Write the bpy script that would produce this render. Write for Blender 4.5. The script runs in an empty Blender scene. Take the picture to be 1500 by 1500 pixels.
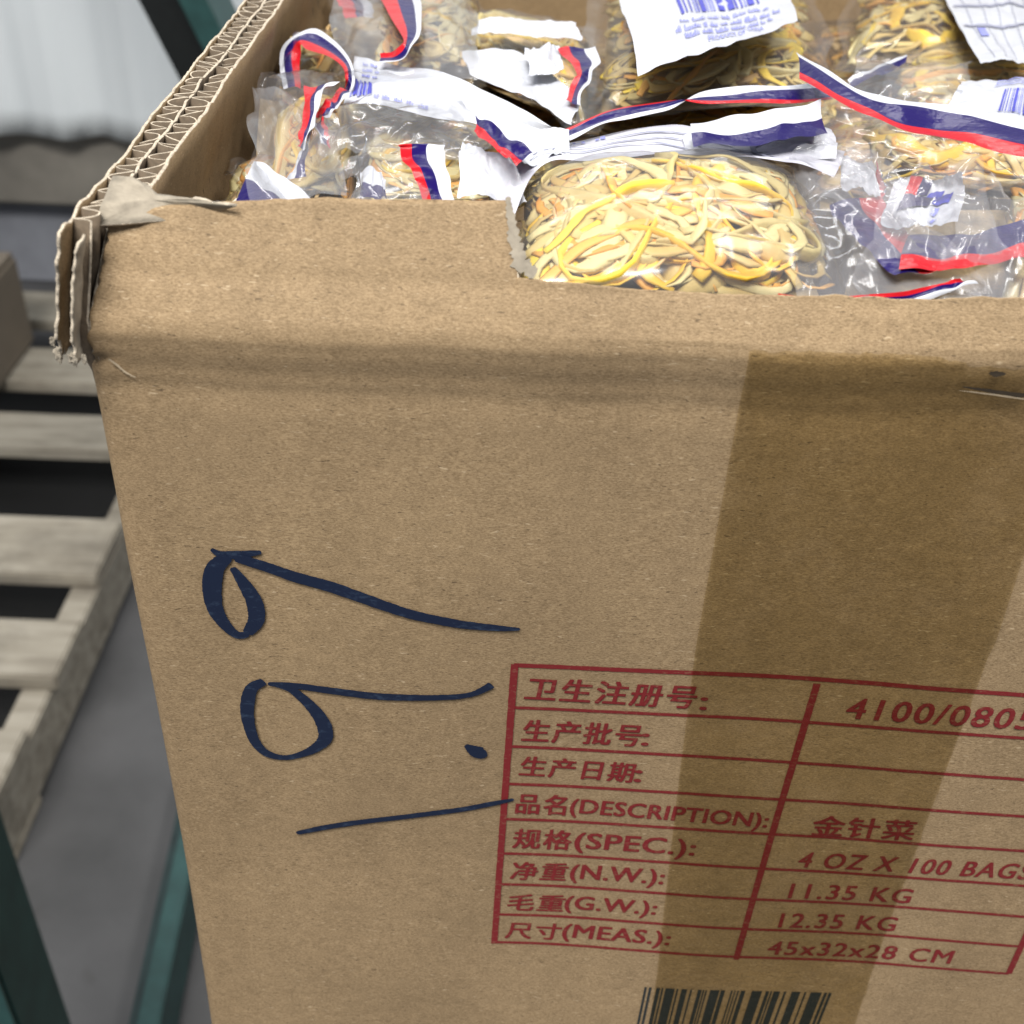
import bpy, bmesh, math, random
from mathutils import Vector, Matrix, noise

# ------------------------------------------------------------------ camera, light, exposure
scene = bpy.context.scene
COL = scene.collection
CAM_AXES = [[0.99916, -0.03989, -0.009345], [0.016111, 0.592282, -0.80557], [0.037669, 0.804743, 0.592428]]
cam_d = bpy.data.cameras.new("camera")
cam_d.sensor_width = 36.0
cam_d.lens = 41.52
cam_d.clip_start = 0.01
cam_d.clip_end = 60.0
cam = bpy.data.objects.new("camera", cam_d)
COL.objects.link(cam)
cam.matrix_world = Matrix.Translation((0.082, -0.2, 0.394)) @ Matrix(CAM_AXES).to_4x4()
cam_d.dof.use_dof = True
cam_d.dof.focus_distance = 0.272
cam_d.dof.aperture_fstop = 22.0
scene.camera = cam

world = bpy.data.worlds.new("World")
scene.world = world
world.use_nodes = True
world.node_tree.nodes["Background"].inputs[0].default_value = (0.80, 0.87, 1.0, 1)
world.node_tree.nodes["Background"].inputs[1].default_value = 0.32


def area_light(name, loc, target, sx, sy, watts, color=(1.0, 0.975, 0.94)):
    d = bpy.data.lights.new(name, 'AREA')
    d.shape = 'RECTANGLE'
    d.size, d.size_y = sx, sy
    d.energy = watts
    d.color = color
    o = bpy.data.objects.new(name, d)
    COL.objects.link(o)
    o.location = loc
    o.rotation_euler = (Vector(target) - Vector(loc)).to_track_quat('-Z', 'Y').to_euler()
    return o


# warehouse ceiling tubes plus two added lamps, three metres up
area_light("ceiling_tube_front", (-0.25, -1.05, 2.6), (0.1, 0.0, 0.2), 1.5, 0.30, 87)
area_light("ceiling_tube_middle", (1.3, 0.35, 2.5), (0.15, 0.2, 0.2), 1.5, 0.22, 34)
area_light("glint_light_back", (0.3, 3.3, 2.8), (0.2, 0.6, 0.2), 2.4, 0.16, 42)  # unseen lamp added for glints on the bag film
area_light("fill_light_left", (-0.9, -1.7, 2.6), (-0.6, 1.4, -0.5), 1.6, 0.25, 52)  # unseen fill lamp added to light the pallet side

scene.view_settings.view_transform = 'Standard'
scene.view_settings.look = 'None'
scene.view_settings.gamma = 1.0
scene.view_settings.exposure = 0.0
scene.cycles.transparent_max_bounces = 40
scene.cycles.max_bounces = 8
scene.cycles.use_denoising = True

DATA = {'text': [['卫生注册号', [90.13, 199.65], [89.29, 192.04], [129.65, 190.36]], [':', [131.23, 194.3], [131.36, 190.12], [132.99, 190.04]],
          ['生产批号', [89.89, 185.16], [89.25, 177.52], [118.07, 176.8]], [':', [118.57, 181.55], [118.63, 177.36], [120.36, 177.28]],
          ['生产日期', [89.85, 172.24], [89.15, 165.17], [117.48, 163.8]], [':', [118.15, 168.58], [118.06, 164.29], [119.85, 164.11]],
          ['品名', [89.16, 158.72], [88.82, 151.25], [101.52, 150.72]], ['(DESCRIPTION):', [103.15, 157.15], [102.71, 150.21], [153.75, 147.65]],
          ['规格', [89.05, 145.4], [88.56, 137.82], [103.69, 137.38]], ['(SPEC.):', [105.13, 144.35], [104.81, 136.45], [136.44, 135.51]],
          ['净重', [89.24, 132.37], [88.37, 125.2], [103.16, 124.8]], ['(N.W.):', [104.86, 131.83], [104.41, 124.25], [129.48, 123.59]],
          ['毛重', [88.73, 119.21], [87.95, 112.43], [103.27, 112.02]], ['(G.W.):', [104.22, 118.83], [103.71, 111.62], [128.76, 111.01]],
          ['尺寸', [88.62, 107.34], [87.89, 100.46], [103.03, 99.89]], ['(MEAS.):', [104.36, 106.93], [103.76, 99.49], [133.84, 98.34]],
          ['4100/0805', [166.69, 195.96], [166.27, 189.3], [210.79, 188.64]], ['金针菜', [165.87, 154.48], [165.97, 146.87], [192.29, 146.87]],
          ['4 OZ X 100 BAGS', [165.17, 140.32], [164.44, 134.26], [226.21, 133.48]], ['11.35 KG', [164.51, 127.63], [164.31, 121.6], [197.41, 121.16]],
          ['12.35 KG', [163.86, 115.24], [163.68, 109.11], [195.99, 108.78]], ['45x32x28 CM', [162.54, 103.05], [162.26, 97.18], [214.62, 96.03]]],
 'rows': [[[86.44, 203.31], [232.41, 199.02]], [[86.33, 189.22], [232.41, 185.09]], [[86.17, 175.59], [232.41, 170.84]], [[85.97, 162.07], [232.41, 157.5]],
          [[85.73, 148.98], [232.41, 144.33]], [[85.64, 135.64], [232.41, 130.63]], [[85.49, 123.18], [232.41, 118.1]], [[85.15, 110.56], [232.41, 105.43]],
          [[84.94, 98.74], [232.41, 92.86]]],
 'cols': [[[86.58, 203.75], [84.96, 98.14]], [[157.84, 199.85], [153.94, 94.8]], [[232.41, 199.02], [232.41, 92.86]]],
 'bar': [[129.17, 81.32], [184.17, 80.06], [128.52, 63.04], [183.05, 66.17]],
 'bars': [[165, 178], [190, 204], [230, 250], [259, 268], [280, 330], [341, 350], [368, 398], [416, 425], [458, 478], [485, 492], [500, 507], [525, 575], [584, 606], [640, 648],
          [658, 664], [675, 683], [695, 718], [755, 810], [832, 850], [858, 866], [875, 910], [932, 944], [975, 1022], [1046, 1055], [1080, 1140], [1155, 1170], [1180, 1195]],
 'ink': [[[19.94, 234.47, 0.78], [21.94, 233.14, 1.81], [25.53, 233.19, 2.2], [30.74, 234.17, 0.91]],
         [[23.43, 232.69, 2.59], [20.41, 229.44, 4.02], [19.01, 224.33, 4.41], [18.84, 218.12, 3.89], [20.57, 212.9, 2.98], [23.1, 209.79, 2.2], [25.68, 210.29, 1.68]],
         [[25.41, 210.28, 2.33], [27.86, 214.71, 3.76], [27.91, 219.98, 3.89], [26.36, 224.71, 3.11], [24.04, 229.63, 1.43]],
         [[24.95, 232.51, 2.33], [30.43, 230.61, 2.72], [37.95, 227.66, 2.98], [45.62, 225.35, 3.11], [54.9, 221.72, 2.98], [61.18, 219.26, 2.72], [66.48, 217.77, 2.59],
          [74.48, 216.07, 2.33], [82.52, 215.2, 1.68], [87.35, 215.02, 0.65]],
         [[28.02, 195.45, 2.2], [24.76, 192.72, 2.98], [23.14, 186.18, 3.37], [23.12, 179.74, 2.92], [24.35, 174.05, 2.59], [26.98, 170.69, 2.27], [31.02, 169.81, 1.62],
          [35.23, 171.3, 1.94], [38.89, 173.84, 2.72], [41.41, 177.46, 3.56], [41.21, 182.34, 3.76], [39.21, 187.05, 3.24], [36.51, 190.85, 2.59], [33.88, 193.45, 1.94],
          [29.52, 194.76, 0.91]],
         [[28.85, 194.73, 1.17], [35.64, 194.55, 1.94], [43.97, 193.6, 2.07], [54.01, 192.57, 2.2], [63.55, 192.46, 1.94], [71.98, 192.91, 1.68], [76.46, 193.78, 1.55],
          [79.22, 195.33, 1.81], [81.52, 197.15, 2.2]],
         [[75.59, 176.42, 0.91], [77.36, 174.85, 3.24], [78.84, 173.85, 4.28], [80.02, 173.58, 3.89], [80.89, 173.79, 1.43]],
         [[31.99, 141.77, 1.3], [41.57, 145.23, 1.81], [52.74, 148.3, 1.68], [66.23, 151.3, 1.68], [75.34, 153.14, 1.68], [83.18, 155.36, 1.55], [88.21, 156.88, 0.78]]],
 'tapeL': [[127.82, 280.31], [127.79, 210.22], [132.08, 87.72]],
 'tapeR': [[194.42, 240.37], [194.59, 212.26], [193.52, 69.05]],
 'rim': [[4.1, 304.7], [11.7, 306.3], [28.3, 307.8], [46.1, 309.1], [62.6, 309.8], [80.2, 310.3]],
 'rim2': [[82.6, 298.1], [88.8, 297.2], [108.1, 296.8], [124.9, 296.5], [146.8, 296.5], [179.1, 297.3]],
 'torn': [[5.3, 5.9, 304.5], [6.1, 8.3, 307.5], [4.7, 20.4, 308.5], [9.0, 19.2, 309.0], [12.2, 16.7, 308.5], [14.8, 14.7, 307.5], [22.7, 10.6, 308.5], [30.6, 9.1, 308.0],
          [23.9, 11.7, 304.5], [14.4, 8.7, 304.5]],
 'scuffs': [[[5.27, 280.0, 0.3], [6.62, 278.56, 0.5], [7.95, 276.96, 0.45], [9.77, 275.83, 0.25]],
            [[169.91, 280.46, 0.1], [173.31, 280.16, 0.3], [178.83, 279.5, 0.45], [183.27, 278.94, 0.35]]],
 'slits': [[[170.32, 281.4, 0.3], [175.86, 280.59, 0.9], [183.05, 279.7, 1.2]], [[174.39, 284.91, 0.4], [175.77, 284.68, 1.4], [177.59, 284.76, 0.5]]],
 'bags': {'front': {'q': [[81.6, 6.0, 289.5], [147.8, 11.0, 290.0], [148.4, 72.8, 294.5], [81.9, 55.4, 296.0]],
                    'h': 12,
                    'n': 250,
                    'label': 'large clear bag of yellow lily strands bulging over the low front rim of the box',
                    'ribbons': [{'p': [[134.1, 6.6, 290.5, 133.7, 9.2, 294.9], [147.2, 7.1, 291.4, 147.0, 9.3, 294.9], [159.0, 8.6, 293.8, 158.7, 10.1, 296.3],
                                       [166.7, 10.1, 296.3, 165.2, 10.9, 297.7], [172.2, 11.1, 298.1, 168.9, 11.5, 298.6]],
                                 'cut': (0.34, 0.68)}],
                    'sheets': [{'p': [[80.5, 12.8, 300.8], [87.3, 47.3, 303.7], [99.1, 51.0, 304.4], [114.3, 57.2, 304.9], [127.7, 55.9, 305.0], [141.1, 53.8, 304.2],
                                      [152.9, 55.9, 301.0], [77.1, 38.7, 298.5], [81.0, 60.1, 301.6], [97.0, 73.0, 301.4], [118.8, 85.3, 301.3], [132.0, 85.0, 301.4],
                                      [146.6, 82.9, 300.5], [160.6, 80.7, 298.7]],
                                'kind': 'strip',
                                'print': 'waves'}],
                    'flange': 0.06,
                    'region': (0, 1, 0, 1),
                    'seed': 3,
                    'films': [[[142.9, 61.1, 300.5], [173.2, 10.4, 296.9], [150.5, 67.6, 307.9], [162.2, 49.7, 305.5]],
                              [[137.1, 8.6, 293.9], [171.3, 9.9, 296.0], [143.6, 57.6, 301.8], [162.9, 50.5, 303.5]]],
                    'size': 1.0,
                    'mix': 'mixed'},
          'corner_right': {'q': [[147.9, 20.0, 284.2], [197.3, 21.6, 284.1], [221.9, 91.0, 285.8], [166.9, 83.1, 286.5]],
                           'h': 8,
                           'n': 46,
                           'label': 'clear glossy bag with faded navy and red bands, rightmost behind the front rim',
                           'ribbons': [{'p': [[151.2, 49.2, 297.6, 165.5, 60.2, 296.6], [151.1, 32.5, 299.1, 163.6, 41.2, 298.3], [152.9, 20.7, 299.1, 164.7, 29.8, 298.3],
                                              [155.9, 11.4, 298.5, 164.0, 12.2, 299.9]],
                                        'cut': (0.0, 0.55)},
                                       {'p': [[163.4, 31.1, 299.2, 156.9, 12.0, 299.5], [173.4, 31.5, 299.2, 166.6, 12.2, 299.9], [184.3, 38.4, 298.5, 176.2, 17.2, 299.5],
                                              [197.6, 46.8, 297.8, 187.4, 22.6, 299.0]],
                                        'cut': (0.0, 0.64)}],
                           'sheets': [{'p': [[158.0, 32.7, 300.1], [173.8, 32.6, 300.1], [186.6, 70.4, 297.7], [169.6, 65.5, 298.1]], 'kind': 'label', 'print': 'emblem'}],
                           'flange': 0.06,
                           'region': (0.74, 1, 0, 1),
                           'seed': 5,
                           'films': [[[151.0, 8.9, 294.4], [181.5, 8.6, 293.8], [157.8, 39.2, 307.5], [181.3, 54.6, 306.1]],
                                     [[167.5, 9.0, 294.4], [186.7, 9.0, 294.5], [174.9, 44.5, 308.0], [186.7, 25.2, 308.7]]],
                           'size': 1.0,
                           'mix': 'mixed'},
          'big_stripe': {'q': [[171.9, 92.7, 285.7], [221.9, 91.0, 285.8], [238.7, 137.1, 285.7], [180.8, 138.9, 285.5]],
                         'h': 9,
                         'n': 70,
                         'label': 'clear bag with a wide white navy and red header standing across the right side',
                         'ribbons': [{'p': [[156.2, 129.5, 308.5, 152.8, 105.6, 308.3], [158.9, 113.0, 310.0, 155.2, 91.0, 309.6], [161.1, 98.0, 311.4, 157.9, 78.2, 310.8],
                                            [163.8, 87.2, 311.3, 162.2, 70.6, 310.5], [167.8, 79.2, 312.3, 166.1, 59.7, 311.2], [176.1, 79.5, 311.3, 173.4, 59.7, 310.2],
                                            [183.2, 77.0, 311.6, 179.1, 56.2, 310.4], [189.4, 71.7, 312.1, 184.0, 50.9, 310.8], [198.6, 63.1, 313.0, 191.9, 42.6, 311.5]],
                                      'cut': (0.25, 0.7)}],
                         'sheets': [],
                         'flange': 0.06,
                         'region': (0, 1, 0, 1),
                         'seed': 8,
                         'films': [[[156.3, 69.0, 299.8], [201.4, 56.3, 300.9], [157.8, 127.6, 302.5], [198.8, 58.3, 306.8]]],
                         'size': 1.0,
                         'mix': 'mixed'},
          'twist_band': {'q': [[103.6, 153.4, 272.2], [185.3, 175.7, 270.2], [198.2, 236.2, 268.7], [108.4, 217.9, 270.4]],
                         'h': 6,
                         'n': 60,
                         'label': 'flat clear bag whose striped header twists edge on behind the front bag',
                         'ribbons': [{'p': [[93.7, 63.0, 305.0, 91.6, 66.9, 305.3], [101.3, 71.5, 305.8, 99.9, 75.4, 306.0], [109.7, 78.5, 305.4, 109.4, 86.0, 305.8],
                                            [119.2, 86.1, 305.4, 119.8, 92.3, 305.6], [128.4, 101.2, 304.9, 127.5, 92.6, 304.7], [139.8, 108.5, 304.4, 138.3, 97.5, 304.1],
                                            [151.3, 113.5, 303.9, 149.5, 102.6, 303.7], [164.9, 122.9, 303.3, 161.7, 106.9, 303.0]],
                                      'cut': (0.34, 0.8)},
                                     {'p': [[120.6, 64.3, 309.3, 120.1, 51.4, 308.3], [129.0, 70.2, 308.9, 128.6, 54.2, 307.9], [139.8, 79.1, 308.3, 138.6, 60.1, 307.2],
                                            [148.4, 86.2, 307.7, 146.0, 65.3, 306.7], [155.6, 93.3, 307.1, 153.0, 70.5, 306.1]],
                                      'cut': (0.55, 1.0)}],
                         'sheets': [{'p': [[119.5, 60.3, 302.6], [155.8, 68.6, 301.8], [157.9, 82.6, 303.6], [120.3, 70.7, 304.6]], 'kind': 'label', 'print': 'none'}],
                         'flange': 0.06,
                         'region': (0, 1, 0, 1),
                         'seed': 9,
                         'films': [],
                         'size': 1.0,
                         'mix': 'mixed'},
          'barcode_label': {'q': [[102.8, 131.0, 288.2], [173.4, 167.4, 284.9], [212.4, 371.4, 268.6], [116.3, 342.8, 271.2]],
                            'h': 11,
                            'n': 110,
                            'label': 'clear bag under a white paper label with blue barcode at the top centre',
                            'ribbons': [],
                            'sheets': [{'p': [[110.2, 86.5, 312.2], [167.2, 184.2, 303.4], [182.4, 286.0, 294.3], [117.0, 264.3, 296.2]], 'kind': 'label', 'print': 'barcode'}],
                            'flange': 0.06,
                            'region': (0, 1, 0, 1),
                            'seed': 11,
                            'films': [],
                            'size': 1.0,
                            'mix': 'mixed'},
          'top_right': {'q': [[199.7, 242.8, 274.2], [252.5, 248.0, 273.7], [311.0, 438.5, 260.5], [247.6, 418.9, 262.3]],
                        'h': 12,
                        'n': 60,
                        'label': 'rounded bag of pale lily strands beside a crumpled white label at the top right',
                        'ribbons': [],
                        'sheets': [{'p': [[224.0, 175.4, 296.2], [242.4, 174.1, 296.3], [319.3, 380.1, 279.8], [262.3, 361.1, 281.5]], 'kind': 'label', 'print': 'grid'}],
                        'flange': 0.06,
                        'region': (0, 1, 0, 1),
                        'seed': 13,
                        'films': [],
                        'size': 1.0,
                        'mix': 'pale'},
          'right_label': {'q': [[200.3, 181.4, 277.7], [257.8, 182.7, 277.6], [297.4, 286.4, 271.2], [226.1, 263.0, 273.3]],
                          'h': 7,
                          'n': 60,
                          'label': 'bag with white label and blue barcode behind the wide striped header at the right edge',
                          'ribbons': [{'p': [[179.1, 158.9, 293.4, 179.5, 155.0, 293.4], [190.9, 174.5, 293.0, 191.2, 168.6, 293.1], [206.8, 194.7, 292.3, 204.5, 186.0, 292.5]],
                                       'cut': (0.35, 1.0)}],
                          'sheets': [{'p': [[188.8, 102.8, 298.8], [217.8, 100.7, 298.9], [242.3, 166.7, 295.0], [213.0, 157.5, 295.8]], 'kind': 'label', 'print': 'barcode2'}],
                          'flange': 0.06,
                          'region': (0, 1, 0, 1),
                          'seed': 15,
                          'films': [[[172.2, 127.7, 294.5], [204.1, 121.5, 295.1], [188.8, 183.5, 292.5], [224.0, 185.8, 292.3]]],
                          'size': 1.0,
                          'mix': 'mixed'},
          'long_white': {'q': [[34.8, 103.7, 284.7], [76.6, 110.6, 284.0], [70.5, 148.3, 284.7], [29.1, 144.7, 285.0]],
                         'h': 8,
                         'n': 70,
                         'label': 'bag with a long white folded panel and smeared blue print left of centre',
                         'ribbons': [],
                         'sheets': [{'p': [[37.7, 106.0, 296.5], [47.9, 101.2, 297.9], [62.4, 90.6, 299.8], [74.3, 85.7, 300.3], [91.4, 73.3, 301.4], [35.1, 148.5, 296.6],
                                           [46.2, 135.6, 298.8], [59.8, 129.1, 299.4], [78.9, 99.1, 302.1], [94.3, 67.7, 303.9]],
                                     'kind': 'strip',
                                     'print': 'smear'}],
                         'flange': 0.06,
                         'region': (0, 1, 0, 1),
                         'seed': 17,
                         'films': [[[41.2, 52.5, 302.3], [75.1, 63.9, 301.2], [37.6, 100.8, 298.9], [72.1, 99.8, 299.0]]],
                         'size': 1.0,
                         'mix': 'mixed'},
          'back_mid': {'q': [[61.9, 206.6, 277.4], [102.5, 141.5, 281.3], [109.4, 264.8, 274.2], [57.2, 298.3, 271.2]],
                       'h': 8,
                       'n': 70,
                       'label': 'bag with white panel folded above orange strands by the back wall',
                       'ribbons': [{'p': [[104.6, 166.3, 298.0, 93.2, 160.2, 298.6], [105.4, 148.5, 298.6, 96.4, 144.5, 299.0], [102.4, 134.2, 299.9, 97.9, 131.3, 300.2],
                                          [100.0, 119.7, 300.2, 96.2, 121.5, 300.1], [98.2, 99.6, 301.0, 94.2, 104.3, 300.6]],
                                    'cut': (0.28, 0.7)}],
                       'sheets': [{'p': [[66.4, 193.5, 292.6], [81.6, 193.9, 293.6], [101.2, 189.8, 292.9], [67.9, 210.5, 293.1], [83.7, 213.9, 293.8], [100.7, 211.0, 293.0]],
                                   'kind': 'strip',
                                   'print': 'none'},
                                  {'p': [[68.7, 139.7, 295.4], [84.2, 109.9, 298.1], [95.8, 86.1, 300.3], [65.3, 170.6, 293.6], [83.9, 165.0, 295.1], [98.2, 108.1, 299.3]],
                                   'kind': 'strip',
                                   'print': 'none'},
                                  {'p': [[84.3, 126.5, 300.6], [94.4, 130.6, 300.3], [94.3, 163.8, 298.3], [83.8, 156.9, 298.9]], 'kind': 'label', 'print': 'none'}],
                       'flange': 0.06,
                       'region': (0, 1, 0, 1),
                       'seed': 19,
                       'films': [],
                       'size': 1.0,
                       'mix': 'mixed'},
          'upper_left': {'q': [[24.5, 174.4, 282.3], [69.9, 176.7, 282.1], [63.0, 347.0, 270.8], [13.0, 281.0, 283.5]],
                         'h': 13,
                         'n': 80,
                         'label': 'clear puffed bag with a curled striped header at the top left',
                         'ribbons': [{'p': [[46.9, 225.7, 297.7, 32.6, 221.3, 298.1], [51.0, 190.8, 300.8, 40.5, 185.0, 301.3], [53.2, 156.8, 303.3, 48.1, 152.4, 303.8],
                                            [53.3, 136.7, 304.1, 50.1, 138.7, 304.1], [50.8, 127.0, 303.2, 48.2, 134.9, 303.2], [44.1, 130.9, 300.9, 43.4, 137.4, 300.9]],
                                      'cut': (0.2, 0.6)},
                                     {'p': [[25.3, 245.7, 291.9, 14.7, 242.5, 292.2], [31.6, 222.7, 293.0, 20.1, 225.5, 292.7], [33.7, 209.6, 293.1, 24.7, 204.4, 293.6]],
                                      'cut': (0.3, 0.55)}],
                         'sheets': [],
                         'flange': 0.06,
                         'region': (0.3, 1, 0, 1),
                         'seed': 21,
                         'films': [[[32.0, 116.5, 299.5], [71.2, 123.0, 298.9], [17.2, 243.2, 292.1], [63.6, 257.6, 290.8]]],
                         'size': 1.0,
                         'mix': 'mixed'},
          'loop_band': {'q': [[13.0, 131.9, 288.3], [31.0, 208.8, 265.2], [15.7, 316.6, 259.5], [13.0, 164.3, 298.2]],
                        'h': 6,
                        'n': 24,
                        'label': 'bag with a striped header bent into a loop against the left inner wall',
                        'ribbons': [{'p': [[19.0, 121.2, 295.1, 23.3, 123.8, 294.9], [14.6, 141.8, 294.8, 19.4, 145.5, 294.3], [13.0, 156.5, 296.4, 18.6, 153.3, 296.0],
                                           [16.3, 163.0, 298.7, 18.7, 154.2, 298.8], [20.8, 169.1, 298.5, 21.3, 150.4, 298.7], [28.2, 156.8, 298.5, 27.9, 142.2, 298.6],
                                           [36.3, 132.4, 299.8, 34.2, 126.8, 299.8], [39.2, 117.7, 300.0, 36.6, 115.5, 300.0], [37.5, 114.3, 297.4, 35.3, 121.8, 296.3]],
                                     'cut': (0.22, 0.6)}],
                        'sheets': [],
                        'flange': 0.06,
                        'region': (0, 1, 0, 1),
                        'seed': 23,
                        'films': [],
                        'size': 1.0,
                        'mix': 'mixed'},
          'folded_band': {'q': [[20.1, 66.6, 284.0], [42.9, 69.8, 283.7], [27.6, 177.1, 278.1], [13.0, 118.4, 296.0]],
                          'h': 10,
                          'n': 40,
                          'label': 'clear bag with a folded striped header hanging in front of the looped one',
                          'ribbons': [{'p': [[37.6, 102.2, 303.4, 29.3, 98.4, 303.5], [35.3, 94.6, 304.1, 31.1, 84.1, 303.8], [35.6, 76.9, 304.7, 32.9, 68.0, 304.3],
                                             [36.2, 64.5, 304.8, 34.3, 56.7, 304.3], [36.2, 52.3, 304.4, 34.4, 51.0, 304.3]],
                                       'cut': (0.38, 0.6)},
                                      {'p': [[34.4, 39.4, 301.5, 37.7, 42.1, 301.1], [34.6, 49.1, 301.7, 36.8, 48.1, 301.6], [34.8, 62.7, 301.5, 35.3, 61.3, 301.4],
                                             [33.8, 75.8, 300.2, 33.3, 75.7, 300.2]],
                                       'cut': (0.45, 1.0)},
                                      {'p': [[39.6, 104.6, 300.6, 35.6, 108.7, 300.2], [38.6, 88.2, 302.1, 35.3, 91.3, 301.8], [36.6, 80.1, 301.8, 34.0, 82.4, 301.6]],
                                       'cut': (0.18, 0.45)},
                                      {'p': [[34.4, 75.6, 302.2, 36.3, 80.0, 301.8], [37.1, 65.8, 302.1, 38.7, 69.9, 301.7], [39.8, 61.6, 301.5, 40.5, 60.5, 301.6]],
                                       'cut': (0.22, 0.66)}],
                          'sheets': [],
                          'flange': 0.06,
                          'region': (0.2, 1, 0, 0.6),
                          'seed': 25,
                          'films': [[[31.0, 22.4, 303.0], [47.9, 24.8, 302.8], [13.8, 112.2, 297.9], [34.2, 100.2, 299.0]]],
                          'size': 1.0,
                          'mix': 'mixed'},
          'near_left': {'q': [[13.0, 69.3, 280.0], [39.3, 80.0, 276.8], [33.7, 108.6, 278.2], [13.0, 84.4, 286.3]],
                        'h': 6,
                        'n': 30,
                        'label': 'bag showing a white navy and red header corner just inside the front left rim',
                        'ribbons': [{'p': [[26.7, 44.8, 303.5, 26.1, 20.7, 300.6], [33.0, 36.9, 304.3, 31.6, 13.3, 301.2], [38.6, 28.3, 304.9, 36.3, 12.2, 299.8],
                                           [44.3, 18.2, 305.5, 40.3, 11.3, 298.3], [48.0, 14.1, 303.0, 44.3, 10.0, 296.2]],
                                     'cut': (0.33, 0.8)}],
                        'sheets': [],
                        'flange': 0.06,
                        'region': (0, 1, 0, 1),
                        'seed': 27,
                        'films': [],
                        'size': 1.0,
                        'mix': 'mixed'},
          'short_band': {'q': [[39.3, 71.9, 281.5], [77.1, 77.1, 281.1], [71.5, 124.6, 280.8], [35.0, 120.7, 281.1]],
                         'h': 8,
                         'n': 60,
                         'label': 'clear bag with an upright striped header touching the front rim left of its notch',
                         'ribbons': [{'p': [[66.8, 51.8, 306.3, 57.3, 50.1, 306.5], [66.8, 47.8, 305.8, 57.9, 48.7, 305.5], [67.8, 42.1, 304.2, 60.1, 40.9, 304.3],
                                            [69.5, 36.2, 302.8, 61.8, 37.2, 302.6], [71.0, 29.9, 300.3, 64.1, 28.9, 300.4]],
                                      'cut': (0.38, 0.72)},
                                     {'p': [[48.7, 50.8, 300.2, 49.1, 37.7, 298.8], [51.6, 49.4, 301.4, 52.7, 35.4, 299.9], [54.8, 43.0, 301.5, 55.8, 34.2, 300.5]],
                                      'cut': (0.5, 1.0)}],
                         'sheets': [],
                         'flange': 0.06,
                         'region': (0.25, 1, 0, 1),
                         'seed': 29,
                         'films': [[[47.5, 26.6, 300.6], [63.9, 27.9, 300.5], [45.2, 62.3, 302.4], [59.4, 66.5, 302.0]]],
                         'size': 1.0,
                         'mix': 'mixed'},
          'white_fold': {'q': [[65.7, 95.2, 275.4], [90.7, 98.8, 275.1], [91.1, 155.7, 274.0], [64.5, 151.1, 274.4]],
                         'h': 5,
                         'n': 30,
                         'label': 'white sheeted bag with navy and red stripe touching the large front bag',
                         'ribbons': [{'p': [[72.9, 67.7, 308.1, 72.1, 58.6, 307.5], [76.9, 57.9, 308.6, 76.0, 48.5, 307.9], [80.9, 48.8, 309.3, 79.2, 40.9, 308.6],
                                            [85.3, 41.1, 309.4, 82.1, 34.4, 308.8]],
                                      'cut': (0.0, 0.58)}],
                         'sheets': [{'p': [[69.9, 38.4, 300.5], [84.6, 33.2, 301.0], [81.7, 48.8, 304.6], [69.7, 64.3, 303.2]], 'kind': 'label', 'print': 'none'},
                                    {'p': [[84.3, 43.7, 305.1], [93.3, 56.3, 303.9], [94.1, 63.7, 305.3], [72.8, 78.7, 304.9]], 'kind': 'label', 'print': 'none'}],
                         'flange': 0.06,
                         'region': (0, 1, 0, 1),
                         'seed': 31,
                         'films': [],
                         'size': 1.0,
                         'mix': 'mixed'},
          'gap_right': {'q': [[167.1, 122.6, 267.0], [222.4, 130.3, 266.3], [240.7, 215.5, 262.6], [185.9, 205.8, 263.5]],
                        'h': 8,
                        'n': 50,
                        'label': 'half hidden bag of darker strands beneath the wide striped header',
                        'ribbons': [{'p': [[171.3, 82.6, 293.0, 171.8, 90.8, 293.4], [169.6, 69.1, 293.8, 164.2, 57.6, 294.8]], 'cut': (0.0, 0.2)}],
                        'sheets': [{'p': [[156.9, 63.2, 296.3], [164.2, 56.2, 296.9], [167.7, 78.2, 297.0], [160.4, 83.2, 296.5]], 'kind': 'label', 'print': 'none'}],
                        'flange': 0.06,
                        'region': (0, 1, 0, 1),
                        'seed': 33,
                        'films': [],
                        'size': 1.0,
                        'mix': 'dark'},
          'gap_centre': {'q': [[47.3, 182.7, 259.6], [118.4, 173.1, 260.4], [130.8, 311.0, 252.0], [47.8, 307.2, 252.4]],
                         'h': 9,
                         'n': 60,
                         'label': 'half hidden bag of tan strands in the gap left of the barcode label',
                         'ribbons': [],
                         'sheets': [],
                         'flange': 0.06,
                         'region': (0, 1, 0, 1),
                         'seed': 35,
                         'films': [],
                         'size': 1.0,
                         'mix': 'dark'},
          'gap_left': {'q': [[13.0, 106.5, 266.7], [59.6, 132.9, 258.0], [30.6, 254.2, 251.1], [13.0, 138.0, 290.2]],
                       'h': 9,
                       'n': 60,
                       'label': 'half hidden bag of tan strands low along the left inner wall',
                       'ribbons': [],
                       'sheets': [],
                       'flange': 0.06,
                       'region': (0, 1, 0, 1),
                       'seed': 37,
                       'films': [],
                       'size': 1.0,
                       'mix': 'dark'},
          'gap_top': {'q': [[103.2, 173.9, 258.4], [198.7, 193.3, 256.6], [244.6, 415.4, 240.6], [113.9, 383.3, 243.5]],
                      'h': 9,
                      'n': 60,
                      'label': 'half hidden bag of tan strands directly below the twisted striped header',
                      'ribbons': [],
                      'sheets': [],
                      'flange': 0.06,
                      'region': (0, 1, 0, 1),
                      'seed': 39,
                      'films': [],
                      'size': 1.0,
                      'mix': 'dark'},
          'gap_back': {'q': [[182.2, 205.4, 257.5], [259.4, 209.1, 257.2], [333.4, 440.0, 244.7], [232.2, 440.0, 240.4]],
                       'h': 9,
                       'n': 60,
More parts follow.
